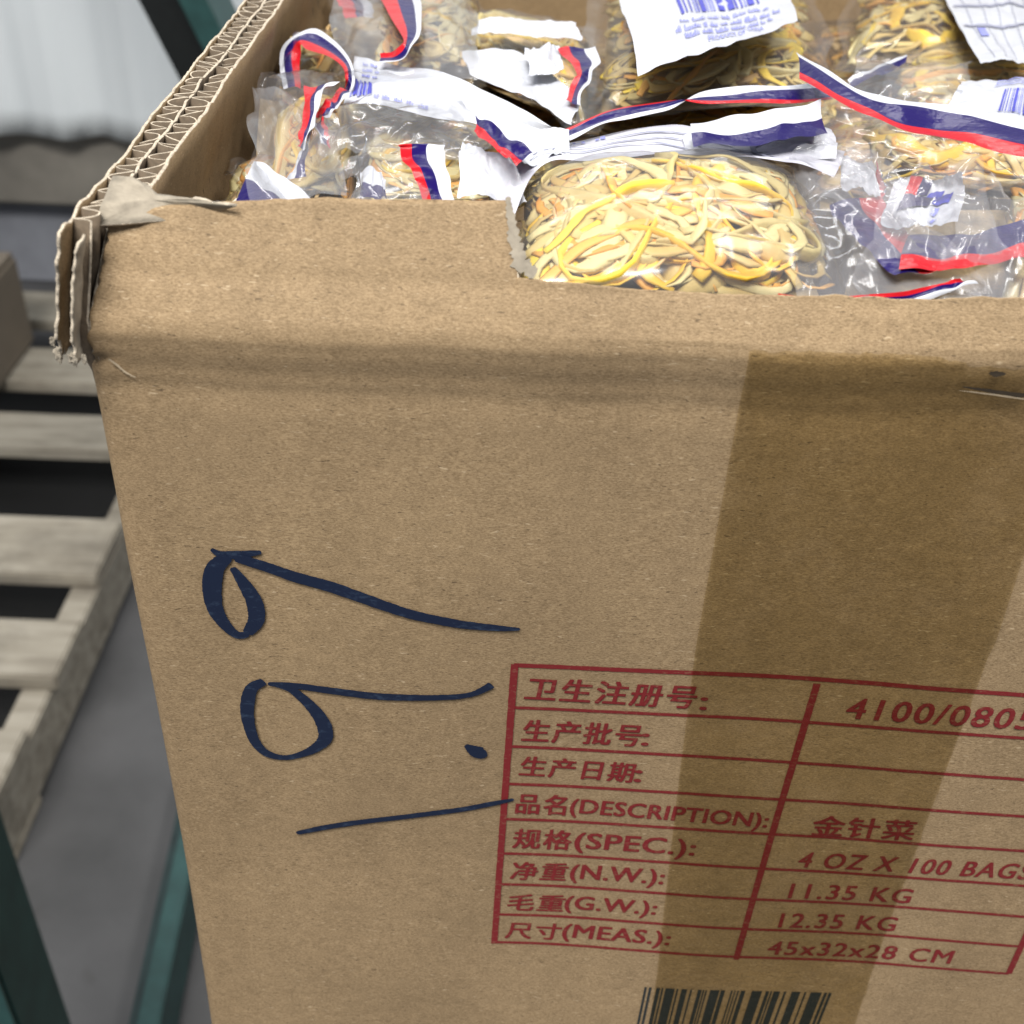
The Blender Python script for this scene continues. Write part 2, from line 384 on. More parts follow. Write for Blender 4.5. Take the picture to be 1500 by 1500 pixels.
                       'label': 'half hidden bag of tan strands between the rounded bag and the wide header',
                       'ribbons': [],
                       'sheets': [],
                       'flange': 0.06,
                       'region': (0, 1, 0, 1),
                       'seed': 41,
                       'films': [],
                       'size': 1.0,
                       'mix': 'dark'},
          'gap_mid': {'q': [[24.0, 158.0, 261.8], [79.7, 123.1, 264.9], [70.5, 312.3, 251.9], [13.0, 275.1, 267.4]],
                      'h': 9,
                      'n': 60,
                      'label': 'half hidden bag of tan strands beneath the long white folded panel',
                      'ribbons': [],
                      'sheets': [],
                      'flange': 0.06,
                      'region': (0, 1, 0, 1),
                      'seed': 43,
                      'films': [],
                      'size': 1.0,
                      'mix': 'dark'}}}


# ------------------------------------------------------------------ materials
def new_mat(name):
    m = bpy.data.materials.new(name)
    m.use_nodes = True
    nt = m.node_tree
    return m, nt, nt.nodes, nt.links, nt.nodes["Principled BSDF"]


def nd(nt, kind, **kw):
    n = nt.nodes.new(kind)
    for k, v in kw.items():
        setattr(n, k, v)
    return n


def ramp(nt, fac, stops):
    r = nd(nt, 'ShaderNodeValToRGB')
    e = r.color_ramp.elements
    while len(e) < len(stops):
        e.new(0.5)
    for el, (p, c) in zip(e, stops):
        el.position = p
        el.color = c if len(c) == 4 else (*c, 1)
    nt.links.new(fac, r.inputs[0])
    return r.outputs[0]


def noise_tex(nt, vec, scale, detail=4.0, rough=0.55):
    n = nd(nt, 'ShaderNodeTexNoise')
    n.inputs['Scale'].default_value = scale
    n.inputs['Detail'].default_value = detail
    n.inputs['Roughness'].default_value = rough
    nt.links.new(vec, n.inputs['Vector'])
    return n.outputs[0]


def coord(nt, scale=(1, 1, 1), kind='Object', rot=(0, 0, 0)):
    t = nd(nt, 'ShaderNodeTexCoord')
    m = nd(nt, 'ShaderNodeMapping')
    m.inputs['Scale'].default_value = scale
    m.inputs['Rotation'].default_value = rot
    nt.links.new(t.outputs[kind], m.inputs[0])
    return m.outputs[0]


def mixc(nt, fac, a, b, mode='MIX'):
    m = nd(nt, 'ShaderNodeMix', data_type='RGBA', blend_type=mode)
    for sock, v in ((m.inputs[0], fac), (m.inputs[6], a), (m.inputs[7], b)):
        if hasattr(v, 'is_output'):
            nt.links.new(v, sock)
        else:
            sock.default_value = v if not isinstance(v, tuple) else (*v[:3], 1)
    return m.outputs[2]


def bump(nt, height, strength, dist, bsdf):
    b = nd(nt, 'ShaderNodeBump')
    b.inputs['Strength'].default_value = strength
    b.inputs['Distance'].default_value = dist
    nt.links.new(height, b.inputs['Height'])
    nt.links.new(b.outputs[0], bsdf.inputs['Normal'])
    return b


def kraft(name, lo, hi, speck=1.0):
    m, nt, N, L, p = new_mat(name)
    v = coord(nt, (1, 1, 2.4))
    fine = noise_tex(nt, v, 1350, 6, 0.72)
    base = ramp(nt, fine, [(0.34, lo), (0.67, hi)])
    mid = noise_tex(nt, coord(nt, (1, 1, 1.5)), 260, 5, 0.75)
    base = mixc(nt, 0.42, base, ramp(nt, mid, [(0.32, (0.62, 0.60, 0.57)), (0.68, (1.15, 1.15, 1.14))]), 'MULTIPLY')
    blot = noise_tex(nt, coord(nt, (1.2, 1, 0.7)), 15, 6, 0.68)
    base = mixc(nt, 0.7, base, ramp(nt, blot, [(0.30, (0.70, 0.69, 0.68)), (0.68, (1.12, 1.12, 1.12))]), 'MULTIPLY')
    # dark fibre specks lying in short strokes, and pale flecks
    sp = noise_tex(nt, coord(nt, (0.8, 1, 3.0), rot=(0.0, 0.35, 0)), 760, 2, 0.5)
    base = mixc(nt, ramp(nt, sp, [(0.665, (0, 0, 0)), (0.73, (0.7 * speck,) * 3)]), base, (0.07, 0.045, 0.025))
    fl = noise_tex(nt, coord(nt, (0.6, 1, 2.6), rot=(0, -0.3, 0)), 700, 2, 0.5)
    base = mixc(nt, ramp(nt, fl, [(0.67, (0, 0, 0)), (0.75, (0.55,) * 3)]), base, (0.62, 0.48, 0.31))
    L.new(base, p.inputs['Base Color'])
    p.inputs['Roughness'].default_value = 0.72
    p.inputs['Specular IOR Level'].default_value = 0.3
    bump(nt, fine, 0.22, 0.0004, p)
    return m


def simple(name, col, rough=0.5, var=0.15, scale=60, bump_s=0.0, spec=0.5, bdist=0.001):
    m, nt, N, L, p = new_mat(name)
    v = coord(nt)
    n = noise_tex(nt, v, scale, 5, 0.6)
    c = mixc(nt, 1.0, (*col, 1), ramp(nt, n, [(0.3, (1 - var,) * 3), (0.7, (1 + var,) * 3)]), 'MULTIPLY')
    L.new(c, p.inputs['Base Color'])
    p.inputs['Roughness'].default_value = rough
    p.inputs['Specular IOR Level'].default_value = spec
    if bump_s:
        bump(nt, n, bump_s, bdist, p)
    return m


def film_mat(name, haze, tint=(0.97, 0.97, 0.98), crease=0.5, rough=0.07):
    """clear plastic: see-through sheet with a glossy coat and a little milky haze"""
    m, nt, N, L, p = new_mat(name)
    N.remove(p)
    out = N["Material Output"]
    tr = nd(nt, 'ShaderNodeBsdfTransparent')
    tr.inputs[0].default_value = (*tint, 1)
    gl = nd(nt, 'ShaderNodeBsdfGlossy')
    gl.inputs['Roughness'].default_value = rough
    df = nd(nt, 'ShaderNodeBsdfDiffuse')
    df.inputs[0].default_value = (0.82, 0.82, 0.85, 1)
    v = coord(nt)
    n1 = noise_tex(nt, coord(nt, (1.6, 0.45, 1.0), rot=(0.2, 0.3, 0.7)), 30, 2.0, 0.5)
    b = nd(nt, 'ShaderNodeBump')
    b.inputs['Strength'].default_value = crease
    b.inputs['Distance'].default_value = 0.006
    L.new(n1, b.inputs['Height'])
    for s in (gl, df):
        L.new(b.outputs[0], s.inputs['Normal'])
    fr = nd(nt, 'ShaderNodeFresnel')
    fr.inputs[0].default_value = 1.5
    L.new(b.outputs[0], fr.inputs['Normal'])
    k = nd(nt, 'ShaderNodeMath', operation='MULTIPLY_ADD')
    L.new(fr.outputs[0], k.inputs[0])
    k.inputs[1].default_value = 0.62
    k.inputs[2].default_value = 0.012
    k.use_clamp = True
    m1 = nd(nt, 'ShaderNodeMixShader')
    m1.inputs[0].default_value = haze
    L.new(tr.outputs[0], m1.inputs[1])
    L.new(df.outputs[0], m1.inputs[2])
    m2 = nd(nt, 'ShaderNodeMixShader')
    L.new(k.outputs[0], m2.inputs[0])
    L.new(m1.outputs[0], m2.inputs[1])
    L.new(gl.outputs[0], m2.inputs[2])
    L.new(m2.outputs[0], out.inputs[0])
    return m


def plastic(name, col, rough=0.28, trans=0.0, bscale=70):
    m, nt, N, L, p = new_mat(name)
    v = coord(nt)
    n = noise_tex(nt, v, bscale, 4, 0.6)
    p.inputs['Base Color'].default_value = (*col, 1)
    p.inputs['Roughness'].default_value = rough
    p.inputs['Specular IOR Level'].default_value = 0.2
    bump(nt, n, 0.35, 0.003, p)
    return m


def tape_mat():
    m, nt, N, L, p = new_mat("tan_packing_tape")
    N.remove(p)
    out = N["Material Output"]
    tr = nd(nt, 'ShaderNodeBsdfTransparent')
    v = coord(nt, (1, 1, 1))
    n = noise_tex(nt, v, 45, 5, 0.65)
    L.new(ramp(nt, n, [(0.3, (0.875, 0.835, 0.70)), (0.5, (0.915, 0.875, 0.745)), (0.72, (0.975, 0.945, 0.85))]), tr.inputs[0])
    gl = nd(nt, 'ShaderNodeBsdfGlossy')
    gl.inputs['Roughness'].default_value = 0.26
    nb = noise_tex(nt, coord(nt, (1, 1, 1.6)), 260, 4, 0.6)
    b = nd(nt, 'ShaderNodeBump')
    b.inputs['Strength'].default_value = 0.6
    b.inputs['Distance'].default_value = 0.0016
    L.new(nb, b.inputs['Height'])
    L.new(b.outputs[0], gl.inputs['Normal'])
    fr = nd(nt, 'ShaderNodeFresnel')
    fr.inputs[0].default_value = 1.40
    L.new(b.outputs[0], fr.inputs['Normal'])
    mx = nd(nt, 'ShaderNodeMixShader')
    fk = nd(nt, 'ShaderNodeMath', operation='MULTIPLY')
    L.new(fr.outputs[0], fk.inputs[0])
    fk.inputs[1].default_value = 0.40
    L.new(fk.outputs[0], mx.inputs[0])
    L.new(tr.outputs[0], mx.inputs[1])
    L.new(gl.outputs[0], mx.inputs[2])
    L.new(mx.outputs[0], out.inputs[0])
    return m


def ink_mat(name, col, wear=0.25, rough=0.55, scale=900, paper=(0.30, 0.21, 0.12)):
    m, nt, N, L, p = new_mat(name)
    n = noise_tex(nt, coord(nt, (1, 1, 2.0)), scale, 4, 0.7)
    c = mixc(nt, ramp(nt, n, [(0.55, (0, 0, 0)), (0.78, (wear,) * 3)]), (*col, 1), (*paper, 1))
    L.new(c, p.inputs['Base Color'])
    p.inputs['Roughness'].default_value = rough
    p.inputs['Specular IOR Level'].default_value = 0.35
    return m


def strand_mat(name, a, b):
    m, nt, N, L, p = new_mat(name)
    oi = nd(nt, 'ShaderNodeObjectInfo')
    n = noise_tex(nt, coord(nt, (1, 1, 1)), 130, 4, 0.6)
    ad = nd(nt, 'ShaderNodeMath', operation='ADD')
    sc_ = nd(nt, 'ShaderNodeMath', operation='MULTIPLY_ADD')
    L.new(oi.outputs['Random'], sc_.inputs[0])
    sc_.inputs[1].default_value = 0.7
    sc_.inputs[2].default_value = -0.35
    L.new(n, ad.inputs[0])
    L.new(sc_.outputs[0], ad.inputs[1])
    c = ramp(nt, ad.outputs[0], [(0.2, a), (0.8, b)])
    br_n = noise_tex(nt, coord(nt), 48, 3, 0.55)
    c = mixc(nt, ramp(nt, br_n, [(0.56, (0, 0, 0)), (0.75, (0.6,) * 3)]), c, tuple(x * y for x, y in zip(a, (0.92, 0.66, 0.42))))
    L.new(c, p.inputs['Base Color'])
    p.inputs['Roughness'].default_value = 0.62
    p.inputs['Subsurface Weight'].default_value = 0.0
    bump(nt, noise_tex(nt, coord(nt), 420, 4, 0.65), 0.35, 0.0008, p)
    return m


MAT = {
    'kraft': kraft("kraft_board", (0.218, 0.146, 0.076), (0.440, 0.315, 0.180)),
    'kraft_in': kraft("kraft_board_inside", (0.25, 0.165, 0.085), (0.40, 0.285, 0.155), 0.5),
    'torn': simple("torn_paper_edge", (0.52, 0.445, 0.34), 0.9, 0.35, 900, 0.5),
    'torn_grey': simple("torn_grey_liner", (0.30, 0.26, 0.20), 0.9, 0.22, 300, 0.4),
    'flute_shade': simple("shade_dark_fluting", (0.115, 0.085, 0.055), 0.85, 0.3, 500, 0.3),  # paper darkened to paint in the shade between the liners
    'tape': tape_mat(),
    'red_ink': ink_mat("red_print", (0.19, 0.017, 0.019), 0.55, 0.55, 620),
    'black_ink': ink_mat("black_print", (0.022, 0.028, 0.030), 0.2),
    'marker': ink_mat("blue_black_marker", (0.009, 0.016, 0.040), 0.8, 0.45, 260, (0.045, 0.072, 0.120)),
    'film': film_mat("clear_bag_film", 0.055, (0.985, 0.985, 0.99), 0.4, 0.2),
    'film_milky': film_mat("milky_bag_film", 0.04, (0.98, 0.98, 0.99), 0.5, 0.2),
    'film_back': simple("strand_dust_backing", (0.42, 0.31, 0.15), 0.6, 0.4, 160),
    'film_loose': film_mat("loose_bag_film", 0.10, (0.98, 0.98, 0.985), 0.5, 0.17),
    'white': plastic("white_plastic_print", (0.56, 0.575, 0.62)),
    'panel': plastic("thin_white_panel", (0.60, 0.60, 0.67), 0.3),
    'navy': plastic("navy_plastic_print", (0.010, 0.004, 0.085)),
    'red': plastic("red_plastic_print", (0.50, 0.008, 0.015)),
    'blue_ink': simple("blue_label_ink", (0.05, 0.055, 0.42), 0.5, 0.2, 300),
    'blue_faint': simple("faded_blue_ink", (0.24, 0.26, 0.62), 0.5, 0.2, 300),
    'grey_ink': simple("grey_line_ink", (0.26, 0.27, 0.36), 0.5, 0.2, 300),
    'slit': simple("shadowed_slit", (0.05, 0.035, 0.02), 0.9, 0.2, 400),
    'scuff': simple("pale_scuff", (0.50, 0.40, 0.27), 0.6, 0.2, 400),
}
STRAND = {
    'straw': strand_mat("straw_strand", (0.47, 0.33, 0.105), (0.62, 0.48, 0.18)),
    'pale': strand_mat("pale_strand", (0.50, 0.405, 0.165), (0.64, 0.555, 0.28)),
    'yellow': strand_mat("yellow_strand", (0.66, 0.40, 0.03), (0.80, 0.60, 0.07)),
    'orange': strand_mat("orange_strand", (0.62, 0.28, 0.04), (0.76, 0.42, 0.09)),
    'tan': strand_mat("tan_strand", (0.56, 0.36, 0.14), (0.76, 0.55, 0.26)),
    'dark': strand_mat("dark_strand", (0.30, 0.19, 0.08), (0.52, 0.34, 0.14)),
}
MIXES = {
    'mixed': ['straw'] * 8 + ['pale'] * 8 + ['yellow'] * 3 + ['orange'] * 3 + ['tan'] * 1,
    'pale': ['straw'] * 5 + ['pale'] * 6 + ['yellow'] * 3 + ['orange'],
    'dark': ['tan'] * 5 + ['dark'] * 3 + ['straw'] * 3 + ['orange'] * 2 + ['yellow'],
}


# ------------------------------------------------------------------ builders
def obj(name, verts, faces, mat, parent=None, smooth=True, mats=None, mat_idx=None):
    me = bpy.data.meshes.new(name)
    me.from_pydata([tuple(v) for v in verts], [], faces)
    for mm in (mats or [mat]):
        me.materials.append(mm)
    if mat_idx:
        me.polygons.foreach_set('material_index', mat_idx)
    if smooth:
        me.polygons.foreach_set('use_smooth', [True] * len(me.polygons))
    me.update()
    o = bpy.data.objects.new(name, me)
    COL.objects.link(o)
    o.parent = parent
    return o


def thing(name, label, cat, loc=(0, 0, 0), group=None):
    o = bpy.data.objects.new(name, None)
    o.empty_display_size = 0.02
    COL.objects.link(o)
    o['label'] = label
    o['category'] = cat
    if group:
        o['group'] = group
    return o


def grid_faces(nu, nv, skip=None):
    return [(j * nu + i, j * nu + i + 1, (j + 1) * nu + i + 1, (j + 1) * nu + i)
            for j in range(nv - 1) for i in range(nu - 1) if not (skip and skip(i, j))]


def box_mesh(name, lo, hi, mat, parent=None, bevel=0.0, rot=None):
    bm = bmesh.new()
    bmesh.ops.create_cube(bm, size=1)
    for v in bm.verts:
        v.co = Vector([(lo[k] + hi[k]) / 2 + v.co[k] * (hi[k] - lo[k]) for k in range(3)])
        if rot:
            v.co = rot @ v.co
    if bevel:
        bmesh.ops.bevel(bm, geom=bm.edges[:], offset=bevel, segments=2, affect='EDGES')
    me = bpy.data.meshes.new(name)
    bm.to_mesh(me)
    bm.free()
    me.materials.append(mat)
    o = bpy.data.objects.new(name, me)
    COL.objects.link(o)
    o.parent = parent
    return o


def structure(o):
    o['kind'] = 'structure'
    return o


def nz(x, y, z=0.0):
    return noise.noise(Vector((x, y, z)))


def sstep(a, b, x):
    t = max(0.0, min(1.0, (x - a) / (b - a)))
    return t * t * (3 - 2 * t)


def lerp_list(pts, x):
    if x <= pts[0][0]:
        return pts[0][1]
    for (x0, y0), (x1, y1) in zip(pts, pts[1:]):
        if x <= x1:
            return y0 + (y1 - y0) * (x - x0) / (x1 - x0)
    return pts[-1][1]


def solidify(o, t, offset=-1.0, rim=None):
    s = o.modifiers.new("thickness", 'SOLIDIFY')
    s.thickness = t
    s.offset = offset
    if rim:
        o.data.materials.append(rim)
        s.material_offset_rim = 1
    return o


# ------------------------------------------------------------------ the setting
FLOOR_Z = -0.8


def concrete():
    m, nt, N, L, p = new_mat("worn_concrete")
    v = coord(nt)
    a = noise_tex(nt, v, 3.2, 6, 0.6)
    base = ramp(nt, a, [(0.3, (0.065, 0.065, 0.065)), (0.7, (0.125, 0.124, 0.126))])
    st = noise_tex(nt, v, 9, 3, 0.5)
    base = mixc(nt, ramp(nt, st, [(0.62, (0, 0, 0)), (0.72, (0.6,) * 3)]), base, (0.045, 0.04, 0.036))
    L.new(base, p.inputs['Base Color'])
    p.inputs['Roughness'].default_value = 0.6
    bump(nt, noise_tex(nt, v, 90, 4, 0.6), 0.2, 0.004, p)
    return m


bm = bmesh.new()
bmesh.ops.create_grid(bm, x_segments=8, y_segments=8, size=8)
me = bpy.data.meshes.new("floor")
bm.to_mesh(me)
bm.free()
me.materials.append(concrete())
floor = bpy.data.objects.new("floor", me)
floor.location = (0, 2, FLOOR_Z)
COL.objects.link(floor)
structure(floor)


def wood_mat():
    m, nt, N, L, p = new_mat("weathered_pallet_wood")
    oi = nd(nt, 'ShaderNodeObjectInfo')
    v = coord(nt, (2.0, 16, 16))
    g = noise_tex(nt, v, 3.5, 6, 0.6)
    base = ramp(nt, g, [(0.25, (0.20, 0.175, 0.135)), (0.5, (0.36, 0.325, 0.26)), (0.78, (0.50, 0.46, 0.385))])
    dirt = noise_tex(nt, coord(nt), 7, 5, 0.65)
    base = mixc(nt, ramp(nt, dirt, [(0.5, (0, 0, 0)), (0.75, (0.65,) * 3)]), base, (0.13, 0.115, 0.09))
    base = mixc(nt, 0.5, base, ramp(nt, oi.outputs['Random'], [(0, (0.75, 0.75, 0.74)), (1, (1.15, 1.12, 1.08))]), 'MULTIPLY')
    L.new(base, p.inputs['Base Color'])
    p.inputs['Roughness'].default_value = 0.8
    bump(nt, g, 0.4, 0.004, p)
    return m


WOOD = wood_mat()
pal = thing("wooden_pallet", "weathered pale wooden pallet lying on the grey concrete floor", "pallet")
for k, (y0, y1, dx) in enumerate([(0.655, 0.775, 0.0), (0.86, 0.968, 0.006), (1.06, 1.195, -0.004), (1.372, 1.475, 0.0), (1.575, 1.70, 0.004), (1.80, 1.92, 0.0)]):
    box_mesh("deck_board", (-1.62, y0, -0.695), (-0.474 + dx, y1, -0.673 + 0.002 * (k % 2)), WOOD, pal, 0.003)
for x0 in (-0.516, -1.07, -1.60):
    box_mesh("stringer", (x0, 0.665, -0.785), (x0 + 0.038, 1.91, -0.6955), WOOD, pal, 0.003)
for y0 in (0.67, 1.23, 1.80):
    box_mesh("bottom_board", (-1.62, y0, -0.7985), (-0.478, y0 + 0.1, -0.7855), WOOD, pal, 0.002)

shade = box_mesh("shade_sheet", (-1.60, 0.67, FLOOR_Z + 0.0003), (-0.52, 1.90, FLOOR_Z + 0.0012), simple("black_gap_shade", (0.008, 0.008, 0.008), 0.6, 0.2, 20))  # added black sheet standing in for the shade between the boards
shade['label'] = "added black sheet that darkens the gaps of the pallet like shade"
shade['category'] = "shade sheet"

TEAL = simple("teal_rack_paint", (0.021, 0.070, 0.066), 0.5, 0.25, 30, 0.1)
TEAL_D = simple("dark_teal_rack_paint", (0.010, 0.030, 0.030), 0.5, 0.3, 30, 0.1)
SHADE_STEEL = simple("shade_black_steel", (0.006, 0.008, 0.008), 0.5, 0.2, 40)  # near-black paints the brace's shadowed side; also used inside the post


def slotted_plate(name, x0, x1, y0, y1, z0, z1, holes, mat, parent):
    """steel face with punched tear-drop slots (front face at y0)"""
    w = 0.019
    cx = (x0 + x1) / 2
    zs = [z0]
    for h in holes:
        zs += [h - 0.028, h + 0.028]
    zs.append(z1)
    vs, fs = [], []

    def quad(a, b, c, d):
        n = len(vs)
        vs.extend([(p[0], y0, p[1]) for p in (a, b, c, d)])
        fs.append((n, n + 1, n + 2, n + 3))
    for i in range(0, len(zs), 2):
        quad((x0, zs[i]), (x1, zs[i]), (x1, zs[i + 1]), (x0, zs[i + 1]))
    for h in holes:
        lo, hi = h - 0.028, h + 0.028
        prof = [(-0.004, lo + 0.004), (0.004, lo + 0.004), (0.010, h), (0.011, hi - 0.010), (0.005, hi - 0.003), (-0.005, hi - 0.003), (-0.011, hi - 0.010), (-0.010, h)]
        ring = [(cx + a, b) for a, b in prof]
        rect = [(x0, lo), (x1, lo), (x1, h), (x1, hi), (x1, hi), (x0, hi), (x0, hi), (x0, h)]
        rect = [(x0, lo), (x1, lo), (x1, h), (x1, hi), (cx + 0.005, hi), (cx - 0.005, hi), (x0, hi), (x0, h)]
        for k in range(8):
            quad(rect[k], rect[(k + 1) % 8], ring[(k + 1) % 8], ring[k])
    o = obj(name, vs, fs, mat, parent, smooth=False)
    solidify(o, 0.003, 1.0)
    return o


post = thing("rack_upright", "teal steel rack post with punched slots at the lower left", "rack post")
slotted_plate("slotted_face", -0.330, -0.2435, 0.250, 0.31, FLOOR_Z, 1.15, [-0.775 + 0.1 * k + 0.03 for k in range(19)], TEAL, post)
box_mesh("side_flange", (-0.2465, 0.2535, FLOOR_Z), (-0.2435, 0.31, 1.15), TEAL, post)
box_mesh("side_flange", (-0.330, 0.2535, FLOOR_Z), (-0.327, 0.31, 1.15), TEAL, post)
box_mesh("back_web", (-0.3265, 0.275, FLOOR_Z), (-0.247, 0.278, 1.15), SHADE_STEEL, post)

rb = thing("rack_beam", "low teal steel beam running back along the floor beside the box", "rack beam")
ra = Matrix.Rotation(math.radians(3.5), 4, 'Z')
tb = Matrix.Translation((-0.250, 0.55, 0)) @ ra
box_mesh("beam_tube", (-0.010, -0.55, -0.78), (0.012, 0.60, -0.70), TEAL, rb, 0.002, tb)
box_mesh("beam_step", (-0.024, -0.55, -0.78), (-0.0105, 0.60, -0.722), TEAL_D, rb, 0.002, tb)
box_mesh("foot_plate", (-0.05, -0.5, FLOOR_Z), (0.04, -0.42, -0.7805), TEAL_D, rb, 0, tb)
box_mesh("foot_plate", (-0.05, 0.45, FLOOR_Z), (0.04, 0.55, -0.7805), TEAL_D, rb, 0, tb)

br = thing("rack_brace", "dark teal leaning steel brace behind the raised left wall of the box", "rack brace")


def beam(name, p0, p1, w, d, mat, parent, off=0.0):
    p0, p1 = Vector(p0), Vector(p1)
    ax = (p1 - p0).normalized()
    side = ax.cross(Vector((0, 1, 0))).normalized()
    up = Vector((0, 1, 0))
    vs = []
    for p in (p0, p1):
        for a, b in ((0, 0), (1, 0), (1, 1), (0, 1)):
            vs.append(p + side * (off + a * w) + up * (b * d))
    fs = [(0, 1, 2, 3), (7, 6, 5, 4), (0, 4, 5, 1), (1, 5, 6, 2), (2, 6, 7, 3), (3, 7, 4, 0)]
    return obj(name, vs, fs, mat, parent, smooth=False)


beam("web", (-0.118, 1.50, -0.8), (-0.70, 1.50, 0.62), -0.072, 0.012, SHADE_STEEL, br, 0.0)
beam("flange", (-0.118, 1.44, -0.8), (-0.70, 1.44, 0.62), -0.035, 0.10, TEAL, br, -0.0725)

# wrapped goods standing behind the pallet
CARD_B = simple("dull_brown_carton", (0.19, 0.155, 0.115), 0.75, 0.2, 6)
CARD_N = simple("dull_grey_brown_carton", (0.215, 0.198, 0.168), 0.75, 0.3, 5)
CARD_G = simple("blue_grey_carton", (0.27, 0.28, 0.31), 0.7, 0.2, 7)
CARD_D = simple("dark_carton", (0.07, 0.065, 0.055), 0.8, 0.2, 8)


def carton(label, lo, hi, mat, rotz=0.0):
    t = thing("closed_carton", label, "carton")
    c = Vector(((lo[0] + hi[0]) / 2, (lo[1] + hi[1]) / 2, 0))
    M = Matrix.Translation(c) @ Matrix.Rotation(rotz, 4, 'Z') @ Matrix.Translation(-c)
    box_mesh("carton_body", lo, hi, mat, t, 0.006, M)
    ym = (lo[1] + hi[1]) / 2
    g = 0.002
    box_mesh("top_flap", (lo[0] + 0.004, lo[1] + 0.004, hi[2] + 0.0004), (hi[0] - 0.004, ym - g, hi[2] + 0.005), mat, t, 0.001, M)
    box_mesh("top_flap", (lo[0] + 0.004, ym + g, hi[2] + 0.0004), (hi[0] - 0.004, hi[1] - 0.004, hi[2] + 0.005), mat, t, 0.001, M)
    return t


carton("dull brown carton standing on the far left of the wooden pallet", (-1.25, 1.42, -0.671), (-0.785, 1.72, -0.50), CARD_B)
carton("blue grey carton standing behind the pallet under the white sheet", (-1.30, 2.22, FLOOR_Z), (-0.62, 2.60, -0.60), CARD_G)
carton("dark wide carton beside the blue grey one at the back", (-0.60, 2.26, FLOOR_Z), (0.30, 2.62, -0.62), CARD_D)
carton("long grey brown carton lying under the hanging white plastic sheet", (-1.5, 2.16, -0.593), (0.25, 2.60, -0.435), CARD_N)

m_sheet = plastic("white_wrap_sheet", (0.77, 0.815, 0.83), 0.35, 0, 8)
nu, nv = 150, 26
vs = []
for j in range(nv):
    for i in range(nu):
        u, t = i / (nu - 1), j / (nv - 1)
        x = -1.7 + 2.1 * u
        hem = -0.432 + 0.012 * nz(x * 5, 1.3) + 0.010 * nz(x * 17, 4.0)
        z = hem + t * (0.9 - hem)
        a = 0.011 * math.sin(x * 40 + 1.2 * nz(x * 6, 2)) + 0.010 * nz(x * 28, z * 0.8, 3) + 0.012 * nz(x * 5, z * 2, 8)
        vs.append((x, 2.13 + a * (1.0 - 0.4 * t) - 0.015 * (1 - t), z))
sheet = obj("hanging_plastic_sheet", vs, grid_faces(nu, nv), m_sheet)
sheet['label'] = "white plastic sheet hanging in vertical folds at the upper left"
sheet['category'] = "plastic sheet"
solidify(sheet, 0.0008)

# ------------------------------------------------------------------ the open carton
BW, BD = 0.345, 0.45
PROF = [(-1, 0.0), (0.268, 0.0), (0.2742, 0.0003), (0.2770, 0.0), (0.2838, -0.0009), (0.2858, -0.0011), (0.2885, -0.0005)]


def prof(z):
    if z > 0.2885:
        y = -0.0005 + 0.6 * (z - 0.2885)
        return y + 0.0003 * math.exp(-((z - 0.2962) / 0.0016) ** 2)
    # smooth piecewise
    for (z0, y0), (z1, y1) in zip(PROF, PROF[1:]):
        if z <= z1:
            return y0 + (y1 - y0) * sstep(z0, z1, z)
    return PROF[-1][1]


def warp(x, z):
    return -0.3 * max(0.0, 0.2 - z) ** 2 + 0.0014 * nz(x * 9 + 3, z * 9) + 0.0006 * nz(x * 24, z * 20, 5) - 0.0006 * math.sin(x * 26 + 0.6)


def face_y(x, z):
    return prof(z + 0.0012 * nz(x * 30, 7.7) * sstep(0.25, 0.27, z)) + warp(x, z)


RIM = [(a / 1000, b / 1000) for a, b in DATA['rim']] + [(0.0816, DATA['rim'][-1][1] / 1000), (0.0822, 0.3075), (0.0832, 0.3035)] + \
      [(a / 1000, b / 1000) for a, b in DATA['rim2']] + [(0.4, 0.3005)]


def rim_z(x):
    return lerp_list(RIM, x) + 0.00035 * nz(x * 260, 3.1) + 0.0005 * nz(x * 60, 9.0)


box = thing("open_cardboard_box", "open kraft cardboard box with red printed table and handwritten price", "cardboard box")
RC = 0.0045
NARC = 8
xs = [RC + (BW - RC) * i / 230 for i in range(231)]
xs = sorted(xs + [0.0812 + 0.0003 * k for k in range(9)])
cols = NARC + len(xs)
zr_low = [0.25 * k / 60 for k in range(60)] + [0.25 + 0.0385 * k / 40 for k in range(41)]
NUP = 22
vs = []
for j in range(len(zr_low) + NUP):
    for i in range(cols):
        xr = xs[max(0, i - NARC)]
        if j < len(zr_low):
            z = zr_low[j]
        else:
            t = (j - len(zr_low) + 1) / NUP
            z = 0.2885 + t * (rim_z(xr) - 0.2885)
        b = sstep(0.2765, 0.2815, z)
        if i < NARC:
            th = math.pi / 2 * (1 - i / NARC)
            xa, ya = RC - RC * math.sin(th), RC - RC * math.cos(th)
            ya += warp(xa, z)
        else:
            xa, ya = xr, face_y(xr, z)
        if b > 0:
            x_left = 0.0022 + 0.0046 * sstep(0.281, 0.307, z) + 0.0009 * nz(z * 420, 2.0) + 0.0007 * nz(z * 1300, 5.0)
            k = min(1.0, i / (NARC + 8))
            x_end = xs[8]
            xb = x_left + (x_end - x_left) * k if i < NARC + 8 else xr
            yb = face_y(xb, z) - 0.0012 * (1 - k) * nz(z * 160, 9)
            xa, ya = xa + (xb - xa) * b, ya + (yb - ya) * b
        vs.append((xa, ya, z))
front = obj("front_panel", vs, grid_faces(cols, len(zr_low) + NUP), MAT['kraft'], box)
solidify(front, 0.0011, -1.0, MAT['torn'])
box_mesh("inner_liner", (0.012, 0.0085, 0.004), (BW - 0.012, 0.0095, 0.283), MAT['kraft_in'], front)


